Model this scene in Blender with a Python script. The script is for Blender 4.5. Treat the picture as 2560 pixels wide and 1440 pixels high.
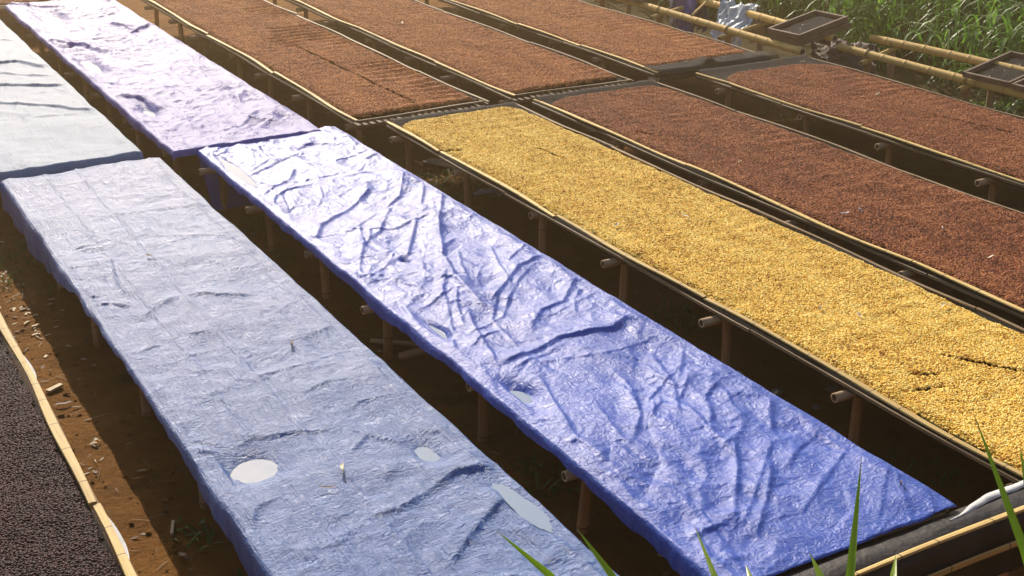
import bpy, math, random
import numpy as np
from mathutils import Matrix, Vector

for o in list(bpy.data.objects):
    bpy.data.objects.remove(o)
SC = bpy.context.scene
COL = SC.collection
R = math.radians
random.seed(7)

# ------------------------------------------------------------------ camera
CAM_Z = 3.42
HB = 0.42                    # height of the drying beds
pit, yaw = R(22.67), R(29.73)
fwd = Vector((math.sin(yaw)*math.cos(pit), math.cos(yaw)*math.cos(pit), -math.sin(pit)))
rgt = Vector((math.cos(yaw), -math.sin(yaw), 0))
upv = rgt.cross(fwd)
cd = bpy.data.cameras.new('camera')
cam = bpy.data.objects.new('camera', cd)
COL.objects.link(cam)
cd.sensor_width = 36
cd.lens = 3280/2560*36
cd.clip_start, cd.clip_end = 0.05, 1500
m = Matrix.Identity(4)
for i in range(3):
    m[i][0], m[i][1], m[i][2] = rgt[i], upv[i], -fwd[i]
m.translation = (0, 0, CAM_Z)
cam.matrix_world = m
SC.camera = cam

# ------------------------------------------------------------------ sky, sun
SUN_EL, SUN_AZ = R(32), R(12)          # azimuth from +Y towards +X
w = bpy.data.worlds.new('World')
SC.world = w
w.use_nodes = True
nt = w.node_tree
bg = nt.nodes['Background']
sky = nt.nodes.new('ShaderNodeTexSky')
sky.sky_type = 'NISHITA'
sky.sun_disc = False
sky.sun_elevation = SUN_EL
sky.sun_rotation = SUN_AZ
sky.dust_density = 2.0
sky.air_density = 1.0
nt.links.new(sky.outputs[0], bg.inputs[0])
bg.inputs[1].default_value = 0.125
sd = bpy.data.lights.new('sun', 'SUN')
sd.energy = 5.0
sd.angle = R(0.55)
sd.color = (1.0, 0.90, 0.76)
sun = bpy.data.objects.new('sun', sd)
COL.objects.link(sun)
sdir = Vector((math.sin(SUN_AZ)*math.cos(SUN_EL), math.cos(SUN_AZ)*math.cos(SUN_EL), math.sin(SUN_EL)))
sun.rotation_euler = sdir.to_track_quat('Z', 'Y').to_euler()
sun.location = sdir*40
vs = SC.view_settings
vs.view_transform = 'Standard'
vs.look = 'None'
vs.exposure = 0.42
vs.gamma = 1.0
vs.use_curve_mapping = False
SC.cycles.use_denoising = True
SC.cycles.max_bounces = 5
SC.cycles.use_adaptive_sampling = True
SC.cycles.adaptive_threshold = 0.025
SC.cycles.volume_bounces = 0

# ------------------------------------------------------------------ helpers
def tag(o, label=None, cat=None, group=None, kind=None):
    if label: o['label'] = label
    if cat: o['category'] = cat
    if group: o['group'] = group
    if kind: o['kind'] = kind
    return o

def empty(name, loc=(0, 0, 0)):
    o = bpy.data.objects.new(name, None)
    o.empty_display_size = 0.1
    o.location = loc
    COL.objects.link(o)
    return o

def link(name, mesh, parent=None, loc=(0, 0, 0), rot=(0, 0, 0)):
    o = bpy.data.objects.new(name, mesh)
    o.location = loc
    o.rotation_euler = rot
    if parent: o.parent = parent
    COL.objects.link(o)
    return o

def mesh(name, v, f, mats, mi=None, smooth=True):
    me = bpy.data.meshes.new(name)
    me.from_pydata([tuple(p) for p in v], [], f)
    for mt in mats: me.materials.append(mt)
    if mi is not None: me.polygons.foreach_set('material_index', mi)
    if smooth: me.polygons.foreach_set('use_smooth', [True]*len(me.polygons))
    me.update()
    return me

def grid_mesh(name, P, mats, mask=None, smooth=True):
    """P: (ny, nx, 3) array; mask (ny-1, nx-1) keeps faces."""
    ny, nx = P.shape[:2]
    idx = np.arange(ny*nx).reshape(ny, nx)
    a, b, c, d = idx[:-1, :-1], idx[:-1, 1:], idx[1:, 1:], idx[1:, :-1]
    q = np.stack([a, b, c, d], -1)
    q = q[mask] if mask is not None else q.reshape(-1, 4)
    V = P.reshape(-1, 3)
    if mask is not None:
        used = np.unique(q)
        rm = np.full(len(V), -1)
        rm[used] = np.arange(len(used))
        V, q = V[used], rm[q]
    me = bpy.data.meshes.new(name)
    me.vertices.add(len(V))
    me.vertices.foreach_set('co', V.astype(np.float32).ravel())
    n = len(q)
    me.loops.add(n*4)
    me.loops.foreach_set('vertex_index', q.astype(np.int32).ravel())
    me.polygons.add(n)
    me.polygons.foreach_set('loop_start', np.arange(0, n*4, 4, dtype=np.int32))
    me.update(calc_edges=True)
    if smooth: me.polygons.foreach_set('use_smooth', [True]*n)
    for mt in mats: me.materials.append(mt)
    me.validate()
    return me

_GRAD = {}
def perlin(x, y, seed=0):
    N = 256
    if seed not in _GRAD:
        ang = np.random.RandomState(seed).rand(N, N)*2*np.pi
        _GRAD[seed] = (np.cos(ang), np.sin(ang))
    gx, gy = _GRAD[seed]
    xi, yi = np.floor(x).astype(int), np.floor(y).astype(int)
    xf, yf = x-xi, y-yi
    u = xf*xf*xf*(xf*(xf*6-15)+10)
    v = yf*yf*yf*(yf*(yf*6-15)+10)
    def g(i, j, dx, dy):
        a, b = i % N, j % N
        return gx[a, b]*dx+gy[a, b]*dy
    n00, n10 = g(xi, yi, xf, yf), g(xi+1, yi, xf-1, yf)
    n01, n11 = g(xi, yi+1, xf, yf-1), g(xi+1, yi+1, xf-1, yf-1)
    return 1.5*((n00*(1-u)+n10*u)*(1-v)+(n01*(1-u)+n11*u)*v)

def fbm(x, y, seed=0, oct=4):
    s, a, t = 0, 1, 0
    for k in range(oct):
        s = s+a*perlin(x*2**k+13.7*k, y*2**k+7.1*k, seed+k)
        t += a
        a *= .5
    return s/t

def sstep(a, b, x):
    t = np.clip((x-a)/(b-a), 0, 1)
    return t*t*(3-2*t)

# ------------------------------------------------------------------ materials
def mat(name):
    mt = bpy.data.materials.new(name)
    mt.use_nodes = True
    n = mt.node_tree.nodes
    return mt, n, mt.node_tree.links, n['Principled BSDF']

def N(nodes, typ, **kw):
    n = nodes.new(typ)
    for k, v in kw.items():
        if k.startswith('i_'):
            n.inputs[k[2:].replace('_', ' ')].default_value = v
        else:
            setattr(n, k, v)
    return n

def ramp(nodes, stops, interp='LINEAR'):
    r = nodes.new('ShaderNodeValToRGB')
    r.color_ramp.interpolation = interp
    el = r.color_ramp.elements
    while len(el) < len(stops): el.new(0.5)
    for e, (p, c) in zip(el, stops):
        e.position = p
        e.color = (*c, 1) if len(c) == 3 else c
    return r

def noise_color(nodes, links, stops, scale=5, detail=6, rough=.6, vec=None, dist=0.0):
    t = N(nodes, 'ShaderNodeTexNoise', i_Scale=scale, i_Detail=detail, i_Roughness=rough, i_Distortion=dist)
    if vec is not None: links.new(vec, t.inputs['Vector'])
    r = ramp(nodes, stops)
    links.new(t.outputs['Fac'], r.inputs[0])
    return r.outputs[0], t.outputs['Fac']

def bump(nodes, links, p, height, strength=.5, dist=.01, prev=None):
    b = N(nodes, 'ShaderNodeBump', i_Strength=strength, i_Distance=dist)
    links.new(height, b.inputs['Height'])
    if prev is not None: links.new(prev, b.inputs['Normal'])
    links.new(b.outputs[0], p.inputs['Normal'])
    return b.outputs[0]

def bamboo_mat(name, c0, c1, c2, rough=.5, stretch=(3, 3, 40)):
    mt, n, l, p = mat(name)
    tc = N(n, 'ShaderNodeTexCoord')
    mp = N(n, 'ShaderNodeMapping')
    mp.inputs['Scale'].default_value = stretch
    l.new(tc.outputs['Object'], mp.inputs[0])
    c, f = noise_color(n, l, [(.25, c0), (.5, c1), (.78, c2)], 2.0, 6, .65, mp.outputs[0])
    oi = N(n, 'ShaderNodeObjectInfo')
    mr = N(n, 'ShaderNodeMapRange')
    mr.inputs[3].default_value, mr.inputs[4].default_value = .72, 1.15
    l.new(oi.outputs['Random'], mr.inputs[0])
    mx = N(n, 'ShaderNodeMix', data_type='RGBA', blend_type='MULTIPLY')
    mx.inputs[0].default_value = 1
    l.new(c, mx.inputs[6])
    l.new(mr.outputs[0], mx.inputs[7])
    l.new(mx.outputs[2], p.inputs['Base Color'])
    p.inputs['Roughness'].default_value = rough
    p.inputs['Specular IOR Level'].default_value = .22
    bump(n, l, p, f, .25, .004)
    return mt

M = {}
M['straw'] = bamboo_mat('straw_bamboo', (.40, .26, .085), (.58, .40, .14), (.66, .48, .20), .65, (30, 2, 30))
M['strip_brown'] = bamboo_mat('weathered_strip', (.09, .055, .03), (.20, .13, .065), (.34, .24, .13), .6, (30, 2, 30))
M['slat'] = bamboo_mat('platform_slat', (.05, .032, .018), (.11, .072, .04), (.18, .125, .07), .7, (30, 2, 30))
M['pole'] = bamboo_mat('post_bamboo', (.28, .17, .09), (.46, .30, .17), (.58, .41, .25), .65, (2, 30, 30))
M['goldpole'] = bamboo_mat('golden_bamboo', (.50, .30, .08), (.68, .45, .14), (.75, .54, .22), .7, (2, 25, 25))
def flat(name, c, rough=.7, noise=None, bs=0, bscale=60, spec=.4):
    mt, n, l, p = mat(name)
    p.inputs['Specular IOR Level'].default_value = spec
    p.inputs['Base Color'].default_value = (*c, 1)
    p.inputs['Roughness'].default_value = rough
    if noise:
        d = [max(0, v*(1-noise)) for v in c]
        u = [min(1, v*(1+noise)) for v in c]
        tc = N(n, 'ShaderNodeTexCoord')
        col, f = noise_color(n, l, [(.3, d), (.7, u)], bscale/6, 6, .65, tc.outputs['Object'])
        l.new(col, p.inputs['Base Color'])
        if bs:
            t = N(n, 'ShaderNodeTexNoise', i_Scale=bscale, i_Detail=5.0)
            l.new(tc.outputs['Object'], t.inputs['Vector'])
            bump(n, l, p, t.outputs['Fac'], bs, .006)
    return mt
M['node'] = flat('bamboo_node', (.16, .10, .05), .7)
M['hollow'] = flat('bamboo_inside', (.16, .10, .05), .8)
M['rim'] = flat('bamboo_cut_end', (.50, .36, .20), .6, .25)
M['net'] = flat('black_net', (.020, .018, .019), .8, .4, .6, 220, .12)
def see_through(mt, k):          # open mesh weave lets part of the light pass
    n, l = mt.node_tree.nodes, mt.node_tree.links
    tb, ms = n.new('ShaderNodeBsdfTransparent'), n.new('ShaderNodeMixShader')
    ms.inputs[0].default_value = k
    l.new(n['Principled BSDF'].outputs[0], ms.inputs[1])
    l.new(tb.outputs[0], ms.inputs[2])
    l.new(ms.outputs[0], n['Material Output'].inputs[0])
see_through(M['net'], .3)
M['plastic_black'] = flat('black_plastic', (.026, .022, .020), .55, .6, 1.0, 30, .25)
M['white_cloth'] = flat('white_cloth', (.52, .51, .49), .8, .12, .4, 40)
M['wood_dark'] = flat('dark_wood', (.15, .095, .06), .65, .4, .4, 50)
M['wood_pale'] = flat('pale_wood', (.56, .44, .27), .7, .3, .3, 60)
M['board'] = flat('grey_board', (.34, .25, .16), .7, .25, .3, 40)
M['wire'] = flat('tie_wire', (.05, .04, .03), .6)
M['leaf_dry'] = flat('dry_leaf', (.62, .52, .33), .6, .3, .2, 80)
M['leaf_brown'] = flat('brown_leaf', (.16, .09, .05), .6, .3, .2, 80)
M['plastic_grey'] = flat('grey_plastic', (.46, .50, .52), .35, .35, .3, 14)
M['cloth_blue'] = flat('dark_blue_cloth', (.045, .05, .22), .38, .5, .5, 22)
M['cloth_brown'] = flat('brown_cloth', (.085, .055, .045), .7, .4, .5, 30)
M['litter'] = flat('plastic_litter', (.55, .55, .58), .4, .3)
M['stone'] = flat('stone', (.22, .19, .16), .85, .35, .5, 30)

def tarp_mat(name, cols, wear, rough=(.36, .5), cr=55., bs=.5, weave=0., spec=.5):
    mt, n, l, p = mat(name)
    tc = N(n, 'ShaderNodeTexCoord')
    g = N(n, 'ShaderNodeNewGeometry')
    c, f = noise_color(n, l, cols, 1.6, 7, .62, g.outputs['Position'])
    # dusty wear: pale scuffs, stretched along the tarp
    mp = N(n, 'ShaderNodeMapping')
    mp.inputs['Scale'].default_value = (9, 2.2, 9)
    l.new(g.outputs['Position'], mp.inputs[0])
    t2 = N(n, 'ShaderNodeTexNoise', i_Scale=1.6, i_Detail=9.0, i_Roughness=.72)
    l.new(mp.outputs[0], t2.inputs['Vector'])
    r2 = ramp(n, [(.45, (0, 0, 0)), (.75, (1, 1, 1))])
    l.new(t2.outputs['Fac'], r2.inputs[0])
    mx = N(n, 'ShaderNodeMix', data_type='RGBA')
    l.new(r2.outputs[0], mx.inputs[0])
    mul = N(n, 'ShaderNodeMath', operation='MULTIPLY')
    mul.inputs[1].default_value = wear[1]
    l.new(r2.outputs[0], mul.inputs[0])
    l.new(mul.outputs[0], mx.inputs[0])
    l.new(c, mx.inputs[6])
    mx.inputs[7].default_value = (*wear[0], 1)
    l.new(mx.outputs[2], p.inputs['Base Color'])
    mr = N(n, 'ShaderNodeMapRange')
    mr.inputs[3].default_value, mr.inputs[4].default_value = rough
    l.new(t2.outputs['Fac'], mr.inputs[0])
    l.new(mr.outputs[0], p.inputs['Roughness'])
    p.inputs['Specular IOR Level'].default_value = spec
    # fine crinkle: warped cell creases + noise
    wn = N(n, 'ShaderNodeTexNoise', i_Scale=9.0, i_Detail=3.0)
    l.new(g.outputs['Position'], wn.inputs['Vector'])
    va = N(n, 'ShaderNodeVectorMath', operation='MULTIPLY_ADD')
    va.inputs[1].default_value = (.10, .10, .10)
    l.new(wn.outputs['Color'], va.inputs[0])
    l.new(g.outputs['Position'], va.inputs[2])
    vo = N(n, 'ShaderNodeTexVoronoi', feature='DISTANCE_TO_EDGE', i_Scale=cr*.5)
    l.new(va.outputs[0], vo.inputs['Vector'])
    r3 = ramp(n, [(0, (1, 1, 1)), (.25, (0, 0, 0))])
    l.new(vo.outputs['Distance'], r3.inputs[0])
    b1 = bump(n, l, p, r3.outputs[0], bs*.55, .006)
    n4 = N(n, 'ShaderNodeTexNoise', i_Scale=cr, i_Detail=6.0, i_Roughness=.6, i_Distortion=.6)
    l.new(va.outputs[0], n4.inputs['Vector'])
    b2 = bump(n, l, p, n4.outputs['Fac'], bs, .012, b1)
    if weave:     # woven threads and fold lines along both directions of the cloth
        for sc in ((7, 120, 20), (120, 5, 20)):
            mw = N(n, 'ShaderNodeMapping')
            mw.inputs['Scale'].default_value = sc
            l.new(va.outputs[0] if sc[0] == 7 else g.outputs['Position'], mw.inputs[0])
            nw = N(n, 'ShaderNodeTexNoise', i_Scale=1.0, i_Detail=4.0, i_Roughness=.6)
            l.new(mw.outputs[0], nw.inputs['Vector'])
            b2 = bump(n, l, p, nw.outputs['Fac'], weave, .008, b2)
    return mt
M['tarp_b'] = tarp_mat('blue_tarp', [(.3, (.034, .078, .35)), (.7, (.048, .104, .44))], ((.11, .16, .48), .4), (.27, .39), 46, .48, .4, .27)
M['tarp_a'] = tarp_mat('faded_blue_tarp', [(.3, (.029, .098, .30)), (.7, (.047, .128, .36))], ((.17, .22, .41), .55), (.27, .39), 52, .65, 1.0, .42)
M['tarp_f'] = tarp_mat('silver_tarp', [(.3, (.16, .22, .32)), (.7, (.20, .26, .36))], ((.26, .32, .42), .5), (.46, .56), 50, .4, .4, .10)
M['tarp_g'] = tarp_mat('lavender_tarp', [(.3, (.085, .09, .33)), (.7, (.12, .13, .40))], ((.20, .20, .44), .5), (.38, .50), 42, .65, .4, .16)

def water_mat():
    mt, n, l, p = mat('puddle_water')
    p.inputs['Base Color'].default_value = (.20, .27, .37, 1)  # pale base colour stands in for the bright sky reflected in the water
    p.inputs['Roughness'].default_value = .0
    p.inputs['IOR'].default_value = 1.333
    p.inputs['Specular IOR Level'].default_value = .6
    t = N(n, 'ShaderNodeTexNoise', i_Scale=3.0)
    bump(n, l, p, t.outputs['Fac'], .01, .01)
    return mt
M['water'] = water_mat()

def soil_mat():
    mt, n, l, p = mat('soil')
    g = N(n, 'ShaderNodeNewGeometry')
    c, f = noise_color(n, l, [(.25, (.12, .050, .008)), (.5, (.25, .105, .017)), (.75, (.36, .165, .034))], 1.7, 10, .68, g.outputs['Position'])
    t = N(n, 'ShaderNodeTexNoise', i_Scale=1.1, i_Detail=8.0, i_Roughness=.7)
    mp = N(n, 'ShaderNodeMapping')
    mp.inputs['Location'].default_value = (4.3, 1.7, 0)
    l.new(g.outputs['Position'], mp.inputs[0])
    l.new(mp.outputs[0], t.inputs['Vector'])
    r = ramp(n, [(.56, (0, 0, 0)), (.68, (1, 1, 1))])
    l.new(t.outputs['Fac'], r.inputs[0])
    mx = N(n, 'ShaderNodeMix', data_type='RGBA')
    mu = N(n, 'ShaderNodeMath', operation='MULTIPLY')
    mu.inputs[1].default_value = .8
    sx = N(n, 'ShaderNodeSeparateXYZ')           # moss takes over towards the grass on the right
    l.new(g.outputs['Position'], sx.inputs[0])
    mg = N(n, 'ShaderNodeMapRange')
    mg.inputs[1].default_value, mg.inputs[2].default_value = 8.8, 10.2
    l.new(sx.outputs[0], mg.inputs[0])
    ad = N(n, 'ShaderNodeMath', operation='ADD', use_clamp=True)
    l.new(r.outputs[0], ad.inputs[0])
    l.new(mg.outputs[0], ad.inputs[1])
    l.new(ad.outputs[0], mu.inputs[0])
    l.new(mu.outputs[0], mx.inputs[0])
    l.new(c, mx.inputs[6])
    mx.inputs[7].default_value = (.030, .040, .010, 1)
    # pebble specks
    vo = N(n, 'ShaderNodeTexVoronoi', i_Scale=38.0)
    l.new(g.outputs['Position'], vo.inputs['Vector'])
    r4 = ramp(n, [(.05, (1, 1, 1)), (.12, (0, 0, 0))])
    l.new(vo.outputs['Distance'], r4.inputs[0])
    mx2 = N(n, 'ShaderNodeMix', data_type='RGBA')
    mu2 = N(n, 'ShaderNodeMath', operation='MULTIPLY')
    mu2.inputs[1].default_value = .5
    l.new(r4.outputs[0], mu2.inputs[0])
    l.new(mu2.outputs[0], mx2.inputs[0])
    l.new(mx.outputs[2], mx2.inputs[6])
    mx2.inputs[7].default_value = (.25, .17, .09, 1)
    l.new(mx2.outputs[2], p.inputs['Base Color'])
    p.inputs['Roughness'].default_value = .95
    p.inputs['Specular IOR Level'].default_value = .2
    t3 = N(n, 'ShaderNodeTexNoise', i_Scale=22.0, i_Detail=8.0, i_Roughness=.75)
    l.new(g.outputs['Position'], t3.inputs['Vector'])
    bump(n, l, p, t3.outputs['Fac'], 1.0, .06)
    return mt
M['soil'] = soil_mat()

def leaf_mat(name, stops, trans=.40, rough=.45):
    mt, n, l, p = mat(name)
    at = N(n, 'ShaderNodeAttribute', attribute_name='shade')
    r = ramp(n, stops)
    l.new(at.outputs['Fac'], r.inputs[0])
    l.new(r.outputs[0], p.inputs['Base Color'])
    p.inputs['Roughness'].default_value = rough
    p.inputs['Specular IOR Level'].default_value = .35
    tr = N(n, 'ShaderNodeBsdfTranslucent')
    hs = N(n, 'ShaderNodeMix', data_type='RGBA', blend_type='MULTIPLY')
    hs.inputs[0].default_value = 1
    l.new(r.outputs[0], hs.inputs[6])
    hs.inputs[7].default_value = (1.2, 1.5, .7, 1)
    l.new(hs.outputs[2], tr.inputs[0])
    ms = N(n, 'ShaderNodeMixShader')
    ms.inputs[0].default_value = trans
    l.new(p.outputs[0], ms.inputs[1])
    l.new(tr.outputs[0], ms.inputs[2])
    l.new(ms.outputs[0], n['Material Output'].inputs[0])
    return mt
M['grass'] = leaf_mat('tall_grass', [(0, (.040, .10, .014)), (.5, (.105, .20, .036)), (.85, (.22, .32, .10)), (1, (.36, .36, .20))])
M['weed'] = leaf_mat('weed_leaf', [(0, (.03, .07, .012)), (.6, (.07, .13, .02)), (1, (.13, .18, .04))])
M['litter_leaf'] = leaf_mat('litter_leaf', [(0, (.10, .05, .02)), (.5, (.26, .15, .07)), (1, (.55, .42, .25))], .1, .7)
M['blade'] = leaf_mat('near_blade', [(0, (.16, .24, .01)), (.7, (.20, .30, .015)), (1, (.28, .20, .09))], .4, .35)

def bean_mat(name, stops, rough=.7, spec=.15):
    mt, n, l, p = mat(name)
    at = N(n, 'ShaderNodeAttribute', attribute_name='rnd', attribute_type='INSTANCER')
    g = N(n, 'ShaderNodeNewGeometry')
    t = N(n, 'ShaderNodeTexNoise', i_Scale=1.0, i_Detail=7.0, i_Roughness=.7)
    mpb = N(n, 'ShaderNodeMapping')
    mpb.inputs['Scale'].default_value = (5, 1.6, 3)
    l.new(g.outputs['Position'], mpb.inputs[0])
    l.new(mpb.outputs[0], t.inputs['Vector'])
    mr = N(n, 'ShaderNodeMath', operation='MULTIPLY_ADD')     # drift of tone over the heap
    mr.inputs[1].default_value = 1.15
    l.new(t.outputs['Fac'], mr.inputs[0])
    mr2 = N(n, 'ShaderNodeMath', operation='SUBTRACT')
    mr2.inputs[1].default_value = .575
    l.new(at.outputs['Fac'], mr2.inputs[0])
    l.new(mr2.outputs[0], mr.inputs[2])
    r = ramp(n, stops)
    l.new(mr.outputs[0], r.inputs[0])
    l.new(r.outputs[0], p.inputs['Base Color'])
    p.inputs['Roughness'].default_value = rough
    p.inputs['Specular IOR Level'].default_value = spec
    return mt
M['bean_y'] = bean_mat('golden_beans', [(0, (.36, .15, .02)), (.22, (.70, .40, .05)), (.65, (.88, .60, .12)), (1, (.94, .76, .27))])
M['bean_r'] = bean_mat('red_beans_dim', [(0, (.085, .019, .008)), (.35, (.215, .056, .018)), (.7, (.33, .100, .032)), (1, (.50, .21, .07))])  # dim copy for the near right beds; weaker light put into the colour
M['bean_o'] = bean_mat('red_beans_lit', [(0, (.14, .034, .012)), (.35, (.35, .110, .030)), (.7, (.50, .18, .050)), (1, (.66, .31, .10))])  # brighter copy for the far rows; light angle and glow put into the colour
M['under_o'] = flat('gap_shade_orange', (.13, .045, .022), .8, .3)  # under layer darkened: shade between the beans painted into its colour
M['bean_k'] = bean_mat('dark_cherries', [(0, (.014, .005, .008)), (.5, (.034, .011, .015)), (1, (.066, .020, .024))], .6, .13)
M['under_y'] = flat('gap_shade_golden', (.42, .23, .045), .8, .3)  # this and the next two: gap shade below the beans painted in
M['under_r'] = flat('gap_shade_reddish', (.10, .035, .02), .8, .3)
M['under_k'] = flat('gap_shade_dark', (.02, .01, .01), .8, .3)

# ------------------------------------------------------------------ ground
def bank(y):
    return 1.75*(1-sstep(.3, 2.65, y))
def axis(lo, hi, step, far):
    a = np.arange(lo, hi+step/2, step)
    k = np.cumsum(.2*1.32**np.arange(22))
    k = k[k < far]
    return np.concatenate([(lo-k)[::-1], a, hi+k])
gx = axis(-1.5, 12.5, .05, 260)
gy = axis(1.0, 18.0, .05, 260)
GX, GY = np.meshgrid(gx, gy)
def ground_z(x, y):
    x, y = np.asarray(x, float), np.asarray(y, float)
    near = 1-sstep(18, 40, np.hypot(x, y))
    z = near*(.022*fbm(x*.9, y*.9, 3, 3)+.016*fbm(x*4, y*4, 9, 3)+.008*perlin(x*11, y*11, 21))
    return z+bank(y)+1.1*sstep(11.0, 17.0, x)*sstep(3, 7, y)
ground = link('ground', grid_mesh('ground', np.stack([GX, GY, ground_z(GX, GY)], -1), [M['soil']]))
tag(ground, kind='structure')
def gz(x, y): return float(ground_z(x, y))

# ------------------------------------------------------------------ bamboo
def pole_mesh(L, r, mt, seed=0, sides=12, bend=0.0):
    """hollow bamboo pole along +X from 0 to L, swollen dark nodes"""
    rs = random.Random(seed)
    xs = [(0, 1, 0)]
    x = rs.uniform(.06, .22)
    while x < L-.05:
        xs += [(x-.030, 1.0, 0), (x-.012, 1.01, 0), (x-.003, 1.09, 0), (x+.003, 1.09, 1), (x+.012, 1.0, 0), (x+.030, 1.0, 0)]
        x += rs.uniform(.20, .34)
    xs.append((L, rs.uniform(.92, 1), 0))
    v, f, mi = [], [], []
    for (px, k, _) in xs:
        b = bend*math.sin(math.pi*px/L)
        for s in range(sides):
            a = 2*math.pi*s/sides
            v.append((px, r*k*math.cos(a), r*k*math.sin(a)+b))
    for i in range(len(xs)-1):
        for s in range(sides):
            t = (s+1) % sides
            f.append((i*sides+s, i*sides+t, (i+1)*sides+t, (i+1)*sides+s))
            mi.append(1 if xs[i+1][2] else 0)
    for end, px, dx in ((0, 0, .09), (len(xs)-1, L, -.09)):
        o0 = end*sides
        i0 = len(v)
        for d in (0, dx):
            for s in range(sides):
                a = 2*math.pi*s/sides
                v.append((px+d, .72*r*math.cos(a), .72*r*math.sin(a)))
        for s in range(sides):
            t = (s+1) % sides
            f.append((o0+s, i0+s, i0+t, o0+t)); mi.append(3)
            f.append((i0+s, i0+sides+s, i0+sides+t, i0+t)); mi.append(2)
        f.append(tuple(i0+sides+s for s in range(sides))); mi.append(2)
    return mesh('bamboo_pole', v, f, [mt, M['node'], M['hollow'], M['rim']], mi)

def strip_mesh(L, wd, th, mt, seed, wob=.009):
    """split-bamboo strip along +Y from 0 to L, slightly wavy, dark node lines"""
    rs = random.Random(seed)
    ys = [0]
    nd = []
    y = rs.uniform(.05, .25)
    while y < L-.02:
        ys += [y-.004, y+.004]
        nd.append(len(ys)-2)
        step = rs.uniform(.20, .34)
        ys.append(min(y+step/2, L-.012))
        y += step
    ys.append(L)
    ph, ph2 = rs.uniform(0, 6), rs.uniform(0, 6)
    v, f, mi = [], [], []
    for y in ys:
        cx = wob*(math.sin(y*2.1+ph)+.5*math.sin(y*5.3+ph2))
        cz = wob*.8*math.sin(y*3.1+ph2)
        ww = wd*(.92+.14*math.sin(y*4+ph))
        v += [(cx-ww/2, y, cz-th/2), (cx-ww/2*.86, y, cz+th*.35), (cx, y, cz+th/2), (cx+ww/2*.86, y, cz+th*.35), (cx+ww/2, y, cz-th/2)]
    for i in range(len(ys)-1):
        a, b = i*5, i*5+5
        for s in range(5):
            t = (s+1) % 5
            f.append((a+s, b+s, b+t, a+t)); mi.append(1 if i in nd else 0)
    f.append((0, 1, 2, 3, 4)); mi.append(0)
    k = (len(ys)-1)*5
    f.append((k+4, k+3, k+2, k+1, k)); mi.append(0)
    return mesh('bamboo_strip', v, f, [mt, M['node']], mi, smooth=False)

POLE_CACHE = {}
def pole(name, p0, p1, r, mt, parent=None, root=(0, 0, 0), var=0, bend=0.0):
    p0, p1 = Vector(p0), Vector(p1)
    d = p1-p0
    key = (round(d.length, 2), r, mt.name, var, bend)
    if key not in POLE_CACHE:
        POLE_CACHE[key] = pole_mesh(d.length, r, mt, hash(key[:2]) % 999+var, bend=bend)
    o = link(name, POLE_CACHE[key], parent, p0-Vector(root))
    o.rotation_mode = 'QUATERNION'
    o.rotation_quaternion = d.to_track_quat('X', 'Z')
    return o

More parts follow.
